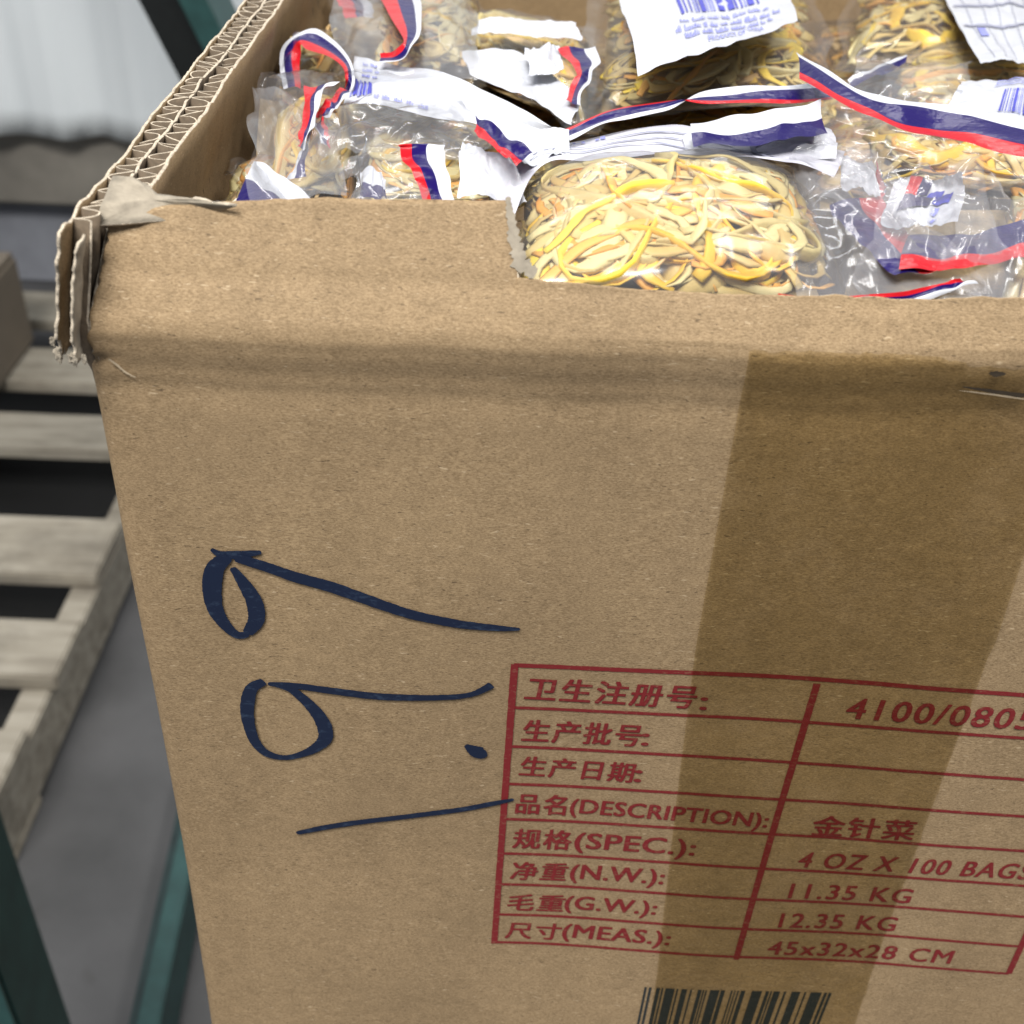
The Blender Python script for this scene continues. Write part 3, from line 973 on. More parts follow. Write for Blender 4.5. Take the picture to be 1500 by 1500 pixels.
# left wall: three liners with two rows of fluting, its upper edge cut open
def left_x(z):
    return lerp_list([(0, 0.0), (0.270, 0.0), (0.277, -0.0012), (0.283, -0.0030), (0.286, -0.0028), (0.310, 0.0020)], z)


def top_z(y):
    return 0.3068 + 0.0008 * nz(y * 90, 1.0) + 0.0012 * nz(y * 14, 6.0)


left = thing("left_panel", "", "")
del left['label'], left['category']
left.parent = box


def wall_sheet(name, off, y0, y1, zb, mat, thick, rag, dz=0.0, ny=240, nzr=26):
    vs = []
    for j in range(nzr):
        for i in range(ny):
            t = j / (nzr - 1)
            u = i / (ny - 1)
            yb = y0
            zt = top_z(y0 + u * (y1 - y0)) + dz + 0.0004 * nz(u * 300, off * 900)
            zlow = zb if zb < 0.1 else zb + (0.2822 + 0.0022 * nz(u * 900, off * 400) - zb) * (1 - sstep(0.004, 0.012, y0 + u ** 1.3 * (y1 - y0)))
            z = zlow + (zt - zlow) * t
            ya = y0 + rag * (nz(z * 330, off * 700) * 0.0022 + nz(z * 900, off * 500) * 0.0012)
            if off > 0.003:
                ya = max(ya, prof(z) + 0.0016)
            y = ya + u ** 1.3 * (y1 - ya)
            wob = 0.0007 * nz(y * 40, off * 600, z * 30) + 0.0005 * nz(y * 150, off * 300) * t
            vs.append((left_x(z) + off + wob, y, z))
    o = obj(name, vs, grid_faces(ny, nzr), mat, left)
    solidify(o, thick, 0.0, MAT['torn'])
    return o


ZB = 0.262
wall_sheet("outer_liner", 0.0004, -0.0040, BD, ZB, MAT['kraft'], 0.0006, 1.0)
wall_sheet("middle_liner", 0.0052, -0.0034, BD, ZB, MAT['flute_shade'], 0.0006, 1.3, -0.0004)
wall_sheet("inner_liner", 0.0106, 0.0045, BD, 0.002, MAT['kraft_in'], 0.0007, 0.4, 0.0, 240, 60)
box_mesh("outer_board", (0.0, RC, 0.0), (0.0008, BD, ZB + 0.002), MAT['kraft'], left)


def fluting(name, c, amp, lam, y0, y1):
    n = int((y1 - y0) / lam * 12)
    rows = 8
    vs = []
    for j in range(rows):
        for i in range(n):
            y = y0 + (y1 - y0) * i / (n - 1)
            zt = top_z(y) - 0.0004 + 0.0005 * nz(y * 400, c * 900)
            z = ZB + (zt - ZB) * j / (rows - 1)
            ph = 2 * math.pi * y / lam + 1.6 * nz(y * 26, c * 100) + 1.0 * nz(y * 90, z * 70, c * 300)
            s = math.sin(ph)
            s = math.copysign(abs(s) ** 0.8, s)
            if c > 0.005:
                y = max(y, prof(z) + 0.0018)
            vs.append((left_x(z) + c + amp * s * (1 + 0.25 * nz(y * 120, 3)), y + 0.0012 * nz(y * 150, z * 120, 4), z + 0.0009 * nz(y * 330, c * 40) * (j == rows - 1)))
    o = obj(name, vs, grid_faces(n, rows), MAT['flute_shade'], left)
    solidify(o, 0.00042, 0.0, MAT['torn'])


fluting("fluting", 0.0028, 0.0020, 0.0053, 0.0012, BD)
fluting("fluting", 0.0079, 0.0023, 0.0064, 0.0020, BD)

box_mesh("back_panel", (0.012, BD - 0.010, 0.0), (BW - 0.012, BD, 0.302), MAT['kraft_in'], box, 0.001)
box_mesh("right_panel", (BW - 0.010, 0.012, 0.0), (BW, BD, 0.302), MAT['kraft_in'], box, 0.001)
box_mesh("bottom_panel", (0.004, 0.006, 0.0), (BW - 0.011, BD - 0.011, 0.008), MAT['kraft_in'], box, 0.001)

# torn grey paper joining front rim and left wall
tp = [Vector(p) / 1000 for p in DATA['torn']]
cen = sum(tp, Vector()) / len(tp)
ring = []
for a, b in zip(tp, tp[1:] + tp[:1]):
    for k in range(4):
        q = a.lerp(b, k / 4)
        q = q + Vector((nz(q.x * 900, q.y * 900), nz(q.x * 800, q.y * 700, 4), 0)) * 0.0006
        ring.append(q)
n = len(ring)
vs = ring + [cen.lerp(r, 0.5) + Vector((0, 0, 0.0006 * nz(r.x * 300, r.y * 300))) for r in ring] + [cen]
fs = [(i, (i + 1) % n, n + (i + 1) % n, n + i) for i in range(n)] + [(n + i, n + (i + 1) % n, 2 * n) for i in range(n)]
o = obj("torn_liner", vs, fs, MAT['torn_grey'], box)
solidify(o, 0.0006, 1.0, MAT['torn'])

# crumbled scraps at the torn corner
rng = random.Random(4)
for k, (cx, cy, cz, r) in enumerate([(-0.0022, -0.0050, 0.2832, 0.0012), (0.0004, -0.0054, 0.2824, 0.0010), (-0.0030, -0.0046, 0.2856, 0.0008), (0.0026, -0.0056, 0.2828, 0.0007)]):
    bm = bmesh.new()
    bmesh.ops.create_icosphere(bm, subdivisions=3, radius=r)
    for v in bm.verts:
        d = v.co.normalized()
        s = 0.8 * (1 + 0.9 * nz(d.x * 1.7 + k * 7, d.y * 1.7, d.z * 1.7) + 0.22 * nz(d.x * 5 + k, d.y * 5, d.z * 5))
        v.co = Vector((v.co.x * s * 0.8, v.co.y * s * 0.6, v.co.z * s * 1.5)) + Vector((cx, cy, cz))
    me = bpy.data.meshes.new("torn_scrap")
    bm.to_mesh(me)
    bm.free()
    me.materials.append(MAT['torn_grey'])
    o = bpy.data.objects.new("torn_scrap", me)
    COL.objects.link(o)
    o.parent = box
# inner torn ply standing in the corner
for off, ytop, name in ((0.0036, 0.001, "torn_ply"),):
    vs = []
    for j in range(30):
        for i in range(8):
            z = 0.2815 + 0.0235 * j / 29
            u = i / 7
            y = -0.0052 + 0.004 * u + (1 - u) * (0.0013 * nz(z * 420, off * 800) + 0.0010 * nz(z * 1400, off * 900))
            vs.append((left_x(z) + off + 0.0006 * nz(z * 200, u, off * 100), y + 0.0018 * sstep(0.290, 0.306, z), z))
    o = obj(name, vs, grid_faces(8, 30), MAT['torn_grey'], box)
    solidify(o, 0.0005, 0.0, MAT['torn'])


# ------------------------------------------------------------------ print, marker and tape on the front
def on_face(x, z, lift):
    return (x, face_y(x, z) - lift, z)


def ribbon_face(name, pts, mat, parent, lift, per=8, cap=True, rough=0.0):
    """flat ink stroke: pts = (x, z, width) in metres, smoothed"""
    def cr(p0, p1, p2, p3, t):
        return 0.5 * (2 * p1 + (p2 - p0) * t + (2 * p0 - 5 * p1 + 4 * p2 - p3) * t * t + (3 * p1 - p0 - 3 * p2 + p3) * t ** 3)
    P = [Vector(p) for p in pts]
    E = [P[0]] + P + [P[-1]]
    line = []
    for i in range(len(P) - 1):
        for k in range(per):
            line.append(cr(E[i], E[i + 1], E[i + 2], E[i + 3], k / per))
    line.append(P[-1])
    L, Rr = [], []
    for i, p in enumerate(line):
        a, b = line[max(0, i - 1)], line[min(len(line) - 1, i + 1)]
        t = Vector((b.x - a.x, b.y - a.y))
        t.normalize()
        n = Vector((-t.y, t.x))
        w = max(p.z, 0.00012) / 2
        if cap and i == 0:
            w *= 0.6
        if cap and i == len(line) - 1:
            w *= 0.6
        j1 = 1 + rough * nz(i * 0.9, 3.3, p.x * 100)
        j2 = 1 + rough * nz(i * 0.9, 8.3, p.x * 100)
        L.append((p.x + n.x * w * j1, p.y + n.y * w * j1))
        Rr.append((p.x - n.x * w * j2, p.y - n.y * w * j2))
    vs, fs = [], []
    for a, b in zip(L, Rr):
        vs += [on_face(a[0], a[1], lift), on_face((a[0] + b[0]) / 2, (a[1] + b[1]) / 2, lift), on_face(b[0], b[1], lift)]
    for i in range(len(L) - 1):
        k = i * 3
        fs += [(k, k + 1, k + 4, k + 3), (k + 1, k + 2, k + 5, k + 4)]
    return obj(name, vs, fs, mat, parent, smooth=False)


def seg(a, b, w, n=14):
    return [(a[0] / 1000 + (b[0] - a[0]) / 1000 * k / n, a[1] / 1000 + (b[1] - a[1]) / 1000 * k / n, w) for k in range(n + 1)]


PRINT = 0.00022
for i, (a, b) in enumerate(DATA['rows']):
    w = (0.00130 if i == 0 else 0.00098)
    ribbon_face("printed_rule", seg(a, b, w, 40), MAT['red_ink'], front, PRINT + 0.00001 * i, 3, False, 0.18)
for i, (a, b) in enumerate(DATA['cols']):
    ribbon_face("printed_rule", seg(a, b, 0.00175, 30), MAT['red_ink'], front, PRINT + 0.0001 + 0.00001 * i, 3, False, 0.12)


def text_mesh(s, bold=0.012, spacing=1.0):
    c = bpy.data.curves.new("txt", 'FONT')
    c.body = s
    c.resolution_u = 3
    c.offset = bold
    c.space_character = spacing
    c.fill_mode = 'FRONT'
    o = bpy.data.objects.new("txt", c)
    COL.objects.link(o)
    dg = bpy.context.evaluated_depsgraph_get()
    dg.update()
    me = bpy.data.meshes.new_from_object(o.evaluated_get(dg))
    bpy.data.objects.remove(o)
    bpy.data.curves.remove(c)
    vs = [(v.co.x, v.co.y) for v in me.vertices]
    fs = [tuple(p.vertices) for p in me.polygons]
    bpy.data.meshes.remove(me)
    x0, x1 = min(v[0] for v in vs), max(v[0] for v in vs)
    y0, y1 = min(v[1] for v in vs), max(v[1] for v in vs)
    return [((a - x0) / (x1 - x0), (b - y0) / (y1 - y0)) for a, b in vs], fs


for s, TL, BL, BR in DATA['text']:
    latin = s[0] in '(41'
    uv, fs0 = text_mesh(s, 0.0, 1.12 if not s[0] == '(' else 1.04)
    TL, BL, BR = [Vector((p[0] / 1000, p[1] / 1000)) for p in (TL, BL, BR)]
    hgt = (TL - BL).length
    e = hgt * (0.026 if latin else 0.026)
    vs, fs = [], []
    for k, (dx, dz) in enumerate(((-1, -0.7), (1, -0.7), (1, 0.7), (-1, 0.7), (0, 0))):
        n = len(vs)
        for u, v in uv:
            q = BL + (BR - BL) * u + (TL - BL) * v
            vs.append(on_face(q.x + dx * e, q.y + dz * e, PRINT + 0.0001 + 0.00002 * k))
        fs += [tuple(a + n for a in f) for f in fs0]
    o = obj("printed_text", vs, fs, MAT['red_ink'], front, smooth=False)

# black barcode
tl, tr, bl, br_ = [Vector((p[0] / 1000, p[1] / 1000)) for p in DATA['bar']]
dn_l, dn_r = (bl - tl) * 2.3, (br_ - tr) * (2.3 * (bl - tl).length / (br_ - tr).length)
for a, b in DATA['bars']:
    ua, ub = (a - 165) / 1030, (b - 165) / 1030
    vs = []
    for k in range(7):
        t = k / 6
        for u in (ua, ub):
            q = tl.lerp(tr, u) + dn_l.lerp(dn_r, u) * t
            vs.append(on_face(q.x, q.y, PRINT + 0.0001))
    obj("barcode_bar", vs, grid_faces(2, 7), MAT['black_ink'], front, smooth=False)

for k, st in enumerate(DATA['ink']):
    ribbon_face("marker_stroke", [(a / 1000, b / 1000, w / 1000 * 0.93 + 0.0002) for a, b, w in st], MAT['marker'], front, 0.0005 + 0.00003 * k, 10, True, 0.10)

# packing tape down the middle
TLe = [(p[1] / 1000, p[0] / 1000) for p in DATA['tapeL']][::-1]
TRe = [(p[1] / 1000, p[0] / 1000) for p in DATA['tapeR']][::-1]


def ext(pts, z):
    if z > pts[-1][0]:
        return pts[-1][1] + (pts[-1][1] - pts[0][1]) / (pts[-1][0] - pts[0][0]) * (z - pts[-1][0]) * 0.3
    return lerp_list(pts, z)


NT, NR = 70, 240
vs = []
for j in range(NR):
    for i in range(NT):
        u = i / (NT - 1)
        xa, xb = ext(TLe, 0.2), ext(TRe, 0.2)
        x0 = xa + (xb - xa) * u
        ztop = 0.2878 - 0.0020 * sstep(0.45, 0.75, u) - 0.0010 * sstep(0.8, 1, u) + 0.0007 * nz(x0 * 260, 1) + 0.0005 * nz(x0 * 800, 2)
        z = 0.004 + (ztop - 0.004) * j / (NR - 1)
        x = ext(TLe, z) + (ext(TRe, z) - ext(TLe, z)) * u
        cr_ = abs(nz(x * 60 + z * 25, z * 34 - x * 18, 4.0))
        vs.append(on_face(x, z, 0.0008 + 0.0002 * nz(x * 130, z * 130) + 0.0011 * max(0.0, 0.12 - cr_) * sstep(0.3, 0.9, u) * 6))
obj("packing_tape", vs, grid_faces(NT, NR), MAT['tape'], box)


NOTCH = [[(0.0809, 0.3108, 0.0008), (0.0818, 0.3070, 0.0016), (0.0828, 0.3030, 0.0024), (0.0842, 0.3002, 0.0030), (0.0868, 0.2986, 0.0016)]]
for st in NOTCH:
    ribbon_face("torn_liner", st, MAT['torn_grey'], front, 0.00025, 10, True, 0.7)
for k, st in enumerate(DATA['scuffs']):
    ribbon_face("scuff_mark", [(a / 1000, b / 1000, w / 1000) for a, b, w in st], MAT['scuff'], front, 0.0012 if st[0][0] > 120 else 0.0004, 8, True, 0.5)
for k, st in enumerate(DATA['slits']):
    ribbon_face("dark_slit", [(a / 1000, b / 1000, w / 1000) for a, b, w in st], MAT['slit'], front, 0.0011, 8, True, 0.3)


# ------------------------------------------------------------------ plastic bags of dried lily strands
def film_grid(name, fn, nu, nv, mat, parent):
    vs = [fn(i / (nu - 1), j / (nv - 1)) for j in range(nv) for i in range(nu)]
    return obj(name, vs, grid_faces(nu, nv), mat, parent)


class Pillow:
    def __init__(self, q, h):
        self.q = [Vector(p) / 1000 for p in q]
        self.h = h / 1000
        a, b, c, d = self.q
        self.n = ((c - a).cross(d - b)).normalized()
        if self.n.z < 0:
            self.n = -self.n
        self.lu = ((b - a).length + (c - d).length) / 2
        self.lv = ((d - a).length + (c - b).length) / 2

    def base(self, u, v):
        a, b, c, d = self.q
        return a * (1 - u) * (1 - v) + b * u * (1 - v) + c * u * v + d * (1 - u) * v

    def hh(self, u, v):
        p = max(0.0, 1 - abs(2 * u - 1) ** 3.0) * max(0.0, 1 - abs(2 * v - 1) ** 3.0)
        return self.h * p ** 0.55

    def pos(self, u, v, w):
        return self.base(u, v) + self.n * (self.hh(u, v) * w)


def strand(pl, rng, region, parent, mix, size, u0=None, v0=None, th=None, length=None, width=None, w=None, color=None, curl=None):
    ru0, ru1, rv0, rv1 = region
    u = rng.uniform(ru0, ru1) if u0 is None else u0
    v = rng.uniform(rv0, rv1) if v0 is None else v0
    th = rng.uniform(0, 2 * math.pi) if th is None else th
    length = (rng.uniform(0.036, 0.075) * size) if length is None else length
    width = rng.choice([0.0010, 0.0012, 0.0014, 0.0017, 0.0021]) * rng.uniform(0.85, 1.2) * size if width is None else width
    w = 1.0 - 0.65 * rng.random() ** 1.6 if w is None else w
    curl = rng.gauss(0, 26) if curl is None else curl
    color = color or rng.choice(MIXES[mix])
    N = 20
    ds = length / N
    seed = rng.uniform(0, 100)
    pts = []
    for k in range(N + 1):
        pts.append((u, v))
        th += curl * ds + 0.45 * nz(seed, k * 0.3)
        du, dv = math.cos(th) * ds / pl.lu, math.sin(th) * ds / pl.lv
        mu0, mu1, mv0, mv1 = max(0.04, ru0), min(0.96, ru1), max(0.05, rv0), min(0.95, rv1)
        mgu, mgv = 0.006 / pl.lu, 0.006 / pl.lv
        if not (mu0 + mgu < u + du < mu1 - mgu and mv0 + mgv < v + dv < mv1 - mgv):
            want = math.atan2(((mv0 + mv1) / 2 - v) * pl.lv, ((mu0 + mu1) / 2 - u) * pl.lu)
            d_ = (want - th + math.pi) % (2 * math.pi) - math.pi
            th += max(-0.5, min(0.5, d_))
            du, dv = math.cos(th) * ds / pl.lu, math.sin(th) * ds / pl.lv
        u = min(mu1, max(mu0, u + du))
        v = min(mv1, max(mv0, v + dv))
    P = []
    for k, (a, b) in enumerate(pts):
        P.append(pl.pos(a, b, w) + pl.n * (0.0012 * nz(seed + 9, k * 0.35)) + pl.n * 0.0)
    # smooth the path once
    P = [P[0]] + [(P[i - 1] + P[i] * 2 + P[i + 1]) / 4 for i in range(1, N)] + [P[-1]]
    vs, fs = [], []
    S = 6
    tw0 = rng.uniform(-0.5, 0.5)
    tw1 = rng.gauss(0, 0.9)
    style = rng.random()
    for k, p in enumerate(P):
        t = k / N
        tan = (P[min(N, k + 1)] - P[max(0, k - 1)])
        tan = tan.normalized() if tan.length > 1e-7 else Vector((1, 0, 0))
        side = pl.n.cross(tan)
        side = side.normalized() if side.length > 1e-6 else Vector((0, 1, 0))
        nn = tan.cross(side)
        if style < 0.4:
            prof_ = 0.42 + 0.75 * sstep(0.1, 0.75, t) - 0.55 * sstep(0.86, 1.0, t)
        else:
            prof_ = 0.75 + 0.25 * nz(seed + 3, t * 5) - 0.3 * sstep(0.9, 1, t)
        a = width * prof_ * (1 + 0.38 * nz(seed + 21, t * 9))
        tw = tw0 + tw1 * t
        e1 = side * math.cos(tw) + nn * math.sin(tw)
        e2 = nn * math.cos(tw) - side * math.sin(tw)
        for s in range(S):
            an = 2 * math.pi * s / S
            vs.append(p + e1 * (math.cos(an) * a) + e2 * (math.sin(an) * a * 0.36 * (1.0 if s != 1 and s != 2 else 0.65)))
    for k in range(N):
        for s in range(S):
            fs.append((k * S + s, k * S + (s + 1) % S, (k + 1) * S + (s + 1) % S, (k + 1) * S + s))
    fs.append(tuple(range(S))[::-1])
    fs.append(tuple(N * S + s for s in range(S)))
    return obj("lily_strand", vs, fs, STRAND[color], parent)


def cr_pts(P, n):
    """Catmull-Rom through a list of vectors, n samples"""
    E = [P[0] * 2 - P[1]] + P + [P[-1] * 2 - P[-2]]
    out = []
    m = len(P) - 1
    for k in range(n):
        f = k / (n - 1) * m
        i = min(int(f), m - 1)
        t = f - i
        p0, p1, p2, p3 = E[i], E[i + 1], E[i + 2], E[i + 3]
        out.append(0.5 * (2 * p1 + (p2 - p0) * t + (2 * p0 - 5 * p1 + 4 * p2 - p3) * t * t + (3 * p1 - p0 - 3 * p2 + p3) * t ** 3))
    return out


def header(rib, parent, seed):
    """striped plastic header: white, navy and red bands along its length"""
    A = cr_pts([Vector(p[:3]) / 1000 for p in rib['p']], 44)
    Bp = cr_pts([Vector(p[3:]) / 1000 for p in rib['p']], 44)
    c0, c1 = rib['cut']
    rows = []
    idx = []
    bands = [(0.0, c0, 0), (c0, c1, 1), (c1, 1.0, 2)]
    for lo, hi, m in bands:
        if hi - lo < 0.01:
            continue
        k = 4
        for i in range(k):
            rows.append(lo + (hi - lo) * i / k)
            idx.append(m)
    rows.append(1.0)
    vs, fs, mi = [], [], []
    for j, r in enumerate(rows):
        for i in range(44):
            d = Bp[i] - A[i]
            p = A[i] + d * r
            p = p + Vector((nz(i * 0.09, r, seed), nz(i * 0.09, r, seed + 5), nz(i * 0.12, r * 2, seed + 9))) * 0.0011
            vs.append(p)
    for j in range(len(rows) - 1):
        for i in range(43):
            fs.append((j * 44 + i, j * 44 + i + 1, (j + 1) * 44 + i + 1, (j + 1) * 44 + i))
            mi.append(idx[j])
    o = obj("header", vs, fs, None, parent, True, [MAT['white'], MAT['navy'], MAT['red']], mi)
    return o


class Patch:
    """a crumpled sheet through its corner (label) or edge (strip) points"""
    def __init__(self, s, seed):
        p = [Vector(q) / 1000 for q in s['p']]
        self.seed = seed
        if s['kind'] == 'label':
            self.lo, self.hi = [p[0], p[1]], [p[3], p[2]]
        else:
            h = len(p) // 2
            self.lo, self.hi = p[:h], p[h:]
        self.amp = 0.0020 if s['kind'] == 'label' else 0.0014
        n = (self.lo[-1] - self.lo[0]).cross(self.hi[0] - self.lo[0])
        self.n = n.normalized()
        if self.n.z < 0:
            self.n = -self.n
        self.K = 49
        if len(self.lo) > 2:
            self.L, self.H = cr_pts(self.lo, self.K), cr_pts(self.hi, self.K)
        else:
            self.L = [self.lo[0].lerp(self.lo[1], k / (self.K - 1)) for k in range(self.K)]
            self.H = [self.hi[0].lerp(self.hi[1], k / (self.K - 1)) for k in range(self.K)]

    def at(self, u, v, lift=0.0):
        f = min(max(u, 0), 1) * (self.K - 1)
        i = min(int(f), self.K - 2)
        a = self.L[i].lerp(self.L[i + 1], f - i)
        b = self.H[i].lerp(self.H[i + 1], f - i)
        p = a.lerp(b, v)
        s = self.seed
        e = max(abs(2 * u - 1), abs(2 * v - 1)) ** 3
        p = p + Vector((nz(u * 2.2, v * 2.0, s + 1), nz(u * 2.4, v * 2.2, s + 5), 0.3 * nz(u * 3, v * 3, s + 7))) * (0.0014 * e)
        k = nz(u * 2.6 + s, v * 2.2, s) + 0.45 * abs(nz(u * 6 + s, v * 5, s + 3)) + 0.25 * nz(u * 13, v * 11, s)
        return p + self.n * (k * self.amp + lift)


def on_patch_rect(name, pa, u0, v0, u1, v1, mat, parent, n=6, slant=0.0, lift=0.0004):
    vs = []
    for j in range(n):
        for i in range(n):
            a, b = i / (n - 1), j / (n - 1)
            vs.append(pa.at(u0 + (u1 - u0) * a + slant * b, v0 + (v1 - v0) * b, lift))
    return obj(name, vs, grid_faces(n, n), mat, parent)


def on_patch_text(name, pa, s, u0, v0, u1, v1, mat, parent, bold=0.01):
    uv, fs = text_mesh(s, bold, 1.05)
    return obj(name, [pa.at(u0 + (u1 - u0) * a, v0 + (v1 - v0) * b, 0.0004) for a, b in uv], fs, mat, parent, smooth=False)


def on_patch_line(name, pa, pts, w, mat, parent):
    P = cr_pts([Vector((a, b, 0)) for a, b in pts], 30)
    vs = []
    for i, p in enumerate(P):
        a, b = P[max(0, i - 1)], P[min(len(P) - 1, i + 1)]
        t = (b - a).normalized()
        for s in (-1, 1):
            vs.append(pa.at(p.x - t.y * w * s * 0.25, p.y + t.x * w * s, 0.0004))
    return obj(name, vs, grid_faces(2, 30), mat, parent)


def blurred_words(pa, u0, u1, v, h, parent, rng, mat):
    """a line of print too small to read: little uneven marks grouped like words"""
    u = u0
    vs, fs = [], []
    while u < u1:
        for k in range(rng.randint(3, 9)):
            wd = rng.uniform(0.004, 0.009)
            hh = h * rng.choice([0.6, 0.6, 0.9, 1.0])
            n = len(vs)
            vs += [pa.at(u, v, 0.0004), pa.at(u + wd, v, 0.0004), pa.at(u + wd, v + hh, 0.0004), pa.at(u, v + hh, 0.0004)]
            fs.append((n, n + 1, n + 2, n + 3))
            u += wd * 1.5
            if u > u1:
                break
        u += 0.018
    return obj("small_print", vs, fs, mat, parent, smooth=False)


def make_bag(key, b):
    t = thing("lily_bag", b['label'], "bag", group="plastic bags of dried lily strands")
    pl = Pillow(b['q'], b['h'])
    t.location = pl.base(0.5, 0.5) - pl.n * 0.004
    bpy.context.view_layer.update()
    rng = random.Random(b['seed'])
    sd = b['seed'] * 1.37
    kids = []
    fl = b['flange']
    mt = MAT['film'] if key in ('front', 'corner_right', 'big_stripe', 'right_label') else MAT['film_milky']

    def top(u, v):
        U, V = -fl + u * (1 + 2 * fl), -fl + v * (1 + 2 * fl)
        p = pl.pos(min(max(U, 0), 1), min(max(V, 0), 1), 1.0) + (pl.base(U, V) - pl.base(min(max(U, 0), 1), min(max(V, 0), 1)))
        k = nz(U * 5 + sd, V * 4, sd) + 0.6 * abs(nz(U * 11, V * 9 + sd, sd)) + 0.10 * nz(U * 25, V * 22, sd)
        e = max(abs(2 * u - 1), abs(2 * v - 1)) ** 4
        p = p + Vector((nz(u * 3.1, v * 3.1, sd + 2), nz(u * 3.3, v * 2.9, sd + 4), 0.6 * nz(u * 4, v * 4, sd + 6))) * (0.0055 * e)
        return p + pl.n * (0.0020 + 0.0011 * k)

    def bot(u, v):
        U, V = 0.04 + u * 0.92, 0.05 + v * 0.90
        return pl.base(U, V) - pl.n * (pl.hh(min(max(U, 0), 1), min(max(V, 0), 1)) * 0.35 + 0.0004)
    kids.append(film_grid("film", top, 56, 46, mt, t))
    kids.append(film_grid("back_film", bot, 14, 12, MAT['film_back'], t))
    for f in b['films']:
        c = [Vector(p) / 1000 for p in f]
        n = (c[1] - c[0]).cross(c[2] - c[0]).normalized()
        if n.z < 0:
            n = -n

        def loose(u, v, c=c, n=n):
            p = c[0] * (1 - u) * (1 - v) + c[1] * u * (1 - v) + c[2] * (1 - u) * v + c[3] * u * v
            k = nz(u * 3 + sd, v * 2.5, sd + c[0].x * 90) + 0.7 * abs(nz(u * 7, v * 6 + sd, sd)) + 0.10 * nz(u * 18, v * 17, sd)
            e = max(abs(2 * u - 1), abs(2 * v - 1)) ** 3
            p = p + Vector((nz(u * 2.6, v * 2.6, sd + 3), nz(u * 2.8, v * 2.4, sd + 7), 0.7 * nz(u * 4, v * 4, sd + 8))) * (0.006 * e)
            return p + n * (0.0022 * k + 0.003 * math.sin(math.pi * u) * math.sin(math.pi * v))
        kids.append(film_grid("loose_film", loose, 44, 36, MAT['film_loose'], t))
    for k, r in enumerate(b['ribbons']):
        kids.append(header(r, t, sd + k * 3))
    for k, s in enumerate(b['sheets']):
        pa = Patch(s, sd + k * 2.3)
        mat = MAT['panel'] if s['print'] == 'waves' else MAT['white']
        nu, nv = (60, 14) if s['kind'] == 'strip' else (34, 28)
        lab = film_grid("label_sheet" if s['kind'] == 'label' else "printed_panel", pa.at, nu, nv, mat, t)
        kids.append(lab)
        pr = s['print']
        if pr == 'waves':
            for q, vv in enumerate((0.30, 0.46, 0.62)):
                on_patch_line("printed_wave", pa, [(0.16 + 0.02 * q, vv - 0.03), (0.30, vv + 0.02), (0.45, vv + 0.05), (0.58, vv - 0.12), (0.70, vv - 0.24)], 0.014, MAT['grey_ink'], lab)
            on_patch_line("printed_wave", pa, [(0.79, 0.86), (0.785, 0.66), (0.745, 0.45), (0.76, 0.25), (0.80, 0.12)], 0.03, MAT['grey_ink'], lab)
            for (u, v, w, h) in ((0.565, 0.80, 0.02, 0.12), (0.60, 0.70, 0.03, 0.16), (0.64, 0.84, 0.022, 0.10), (0.625, 0.45, 0.018, 0.2), (0.655, 0.60, 0.012, 0.14)):
                on_patch_rect("printed_mark", pa, u, v, u + w, v + h, MAT['blue_ink'], lab, 5, 0.01)
            blurred_words(pa, 0.30, 0.38, 0.74, 0.09, lab, rng, MAT['blue_faint'])
        elif pr in ('barcode', 'barcode2'):
            if pr == 'barcode':
                u, bu1, v0, v1, sl = 0.30, 0.80, 0.44, 0.98, -0.02
            else:
                u, bu1, v0, v1, sl = 0.50, 0.98, 0.22, 0.70, 0.0
            r2 = random.Random(7)
            while u < bu1:
                wd = r2.choice([0.008, 0.012, 0.018, 0.028, 0.04])
                on_patch_rect("barcode_bar", pa, u, v0, u + wd, v1, MAT[r2.choice(['blue_ink', 'blue_ink', 'blue_faint'])], lab, 4, sl)
                u += wd + r2.choice([0.008, 0.012, 0.02])
            if pr == 'barcode':
                blurred_words(pa, 0.28, 0.84, 0.34, 0.05, lab, rng, MAT['blue_faint'])
                blurred_words(pa, 0.24, 0.90, 0.24, 0.06, lab, rng, MAT['blue_faint'])
                blurred_words(pa, 0.28, 0.84, 0.155, 0.06, lab, rng, MAT['blue_faint'])
                on_patch_text("printed_text", pa, "PRODUCT OF CHINA", 0.40, 0.065, 0.76, 0.125, MAT['blue_faint'], lab)
            else:
                for q in range(4):
                    on_patch_line("printed_wave", pa, [(0.38, 0.78 + 0.05 * q), (0.55, 0.84 + 0.05 * q), (0.75, 0.80 + 0.05 * q), (0.98, 0.80 + 0.05 * q)], 0.008, MAT['blue_faint'], lab)
        elif pr == 'smear':
            for q in range(9):
                on_patch_rect("barcode_bar", pa, 0.035 + 0.017 * q, 0.12 + 0.02 * (q % 3), 0.045 + 0.017 * q + 0.005 * (q % 2), 0.52 + 0.03 * (q % 2), MAT['blue_ink' if q % 3 else 'blue_faint'], lab, 5, -0.03)
            for q in range(3):
                blurred_words(pa, 0.07, 0.19, 0.62 + 0.1 * q, 0.06, lab, rng, MAT['blue_faint'])
            blurred_words(pa, 0.20, 0.46, 0.10, 0.08, lab, rng, MAT['blue_faint'])
        elif pr == 'emblem':
            for (u, v, w, h, m) in ((0.52, 0.60, 0.20, 0.14, 'blue_ink'), (0.60, 0.42, 0.24, 0.18, 'blue_ink'), (0.16, 0.30, 0.40, 0.30, 'navy'), (0.36, 0.62, 0.16, 0.34, 'navy'), (0.20, 0.62, 0.16, 0.34, 'red'), (0.62, 0.20, 0.06, 0.16, 'blue_faint'), (0.62, 0.06, 0.06, 0.10, 'blue_faint')):
                on_patch_rect("printed_mark", pa, u, v, u + w, v + h, MAT[m], lab, 6, 0.05)
        elif pr == 'grid':
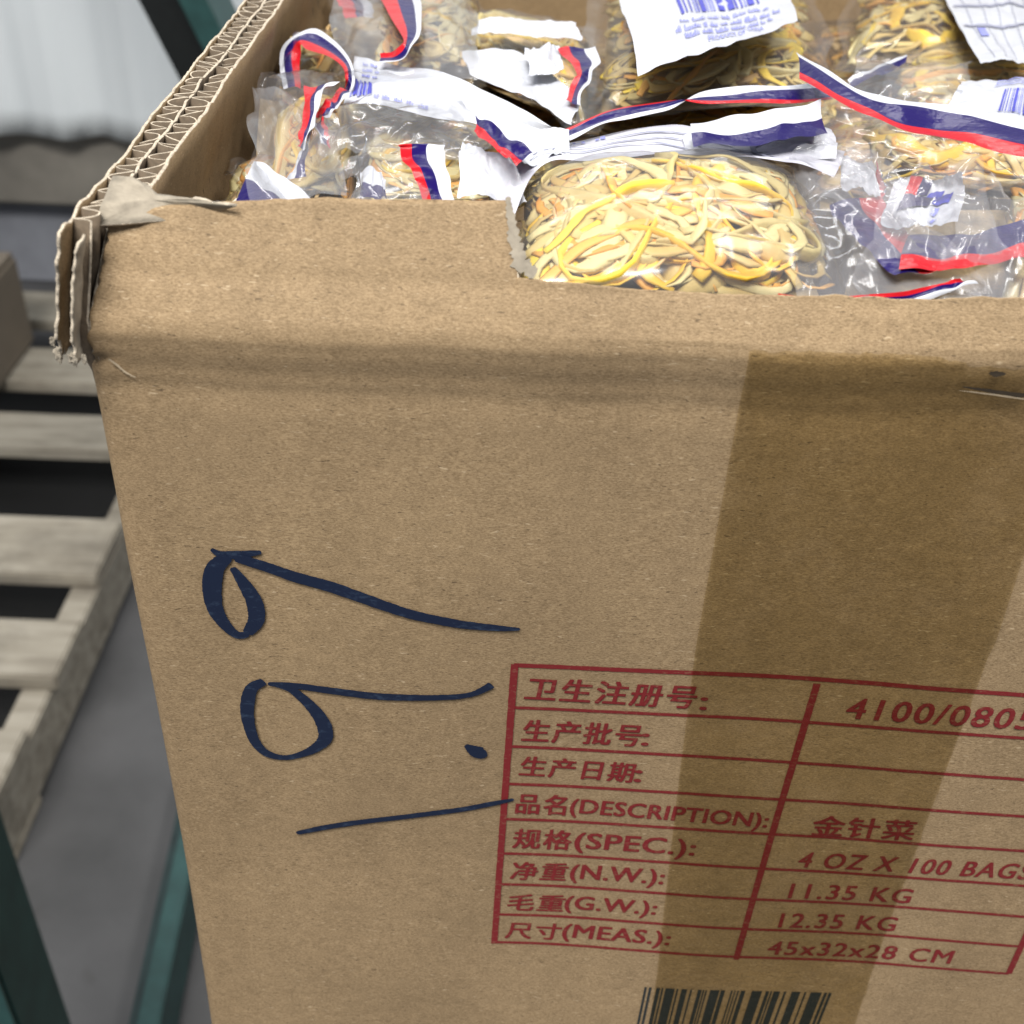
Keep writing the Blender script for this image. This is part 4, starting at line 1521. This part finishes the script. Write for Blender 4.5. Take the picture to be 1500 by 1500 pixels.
            for q in range(5):
                on_patch_line("printed_wave", pa, [(0.10 + 0.16 * q, 1.0), (0.16 + 0.16 * q, 0.6), (0.14 + 0.18 * q, 0.25), (0.2 + 0.18 * q, 0.02)], 0.012, MAT['grey_ink'], lab)
            for q in range(3):
                on_patch_line("printed_wave", pa, [(0.05, 0.85 - 0.25 * q), (0.4, 0.78 - 0.22 * q), (0.7, 0.85 - 0.25 * q), (1.0, 0.75 - 0.2 * q)], 0.012, MAT['grey_ink'], lab)
            on_patch_rect("printed_mark", pa, 0.17, 0.22, 0.27, 0.32, MAT['blue_faint'], lab, 4)
    sz = b['size'] * (1.0 if key == 'front' else 1.25)
    for k in range(b['n'] if key == 'front' else int(b['n'] * 1.7)):
        kids.append(strand(pl, rng, b['region'], t, b['mix'], sz))
    if key == 'front':
        for (u, v, th, ln, wd, w, c, cu) in FRONT_STRANDS:
            kids.append(strand(pl, rng, (0, 1, 0, 1), t, 'mixed', 1, u, v, th, ln, wd, w, c, cu))
    inv = t.matrix_world.inverted()
    for o in kids:
        o.matrix_parent_inverse = inv
        for ch in o.children:
            pass
    return t


# hand-placed strands lying against the front of the big bag: u, v, heading, length, half width, depth, colour, curl
FRONT_STRANDS = [
    (0.10, 0.20, -0.15, 0.034, 0.0026, 1.06, 'yellow', 6), (0.08, 0.06, 0.05, 0.045, 0.0019, 1.02, 'orange', 4),
    (0.30, 0.06, 0.35, 0.050, 0.0020, 1.05, 'pale', -6), (0.55, 0.06, 0.10, 0.040, 0.0020, 1.04, 'yellow', 2),
    (0.28, 0.72, -1.45, 0.022, 0.0017, 1.12, 'orange', 4), (0.30, 0.52, 0.25, 0.036, 0.0019, 1.08, 'orange', -10),
    (0.44, 0.78, -0.25, 0.040, 0.0026, 1.06, 'yellow', -8), (0.62, 0.40, 0.1, 0.050, 0.0015, 1.10, 'pale', 55),
    (0.60, 0.52, -1.1, 0.022, 0.0018, 1.12, 'pale', 0), (0.72, 0.62, -0.9, 0.045, 0.0017, 1.08, 'pale', 8),
    (0.80, 0.70, -1.0, 0.042, 0.0019, 1.06, 'straw', 10), (0.22, 0.82, 0.7, 0.036, 0.0014, 1.08, 'pale', -45),
    (0.14, 0.55, 0.6, 0.040, 0.0016, 1.02, 'straw', 30), (0.50, 0.22, 0.25, 0.042, 0.0021, 1.08, 'pale', -12),
    (0.84, 0.30, -0.75, 0.026, 0.0015, 1.12, 'pale', 0), (0.66, 0.18, 0.3, 0.036, 0.0017, 1.0, 'tan', 4),
    (0.40, 0.34, -0.6, 0.020, 0.0015, 1.1, 'pale', 60), (0.05, 0.34, 0.9, 0.030, 0.0013, 1.05, 'pale', -60),
]
for key, b in DATA['bags'].items():
    make_bag(key, b)

# closed carton that carries the open one
carton("closed kraft carton standing on the floor under the open box", (0.0, 0.002, FLOOR_Z + 0.0005), (BW, BD, -0.0065), MAT['kraft_in'])
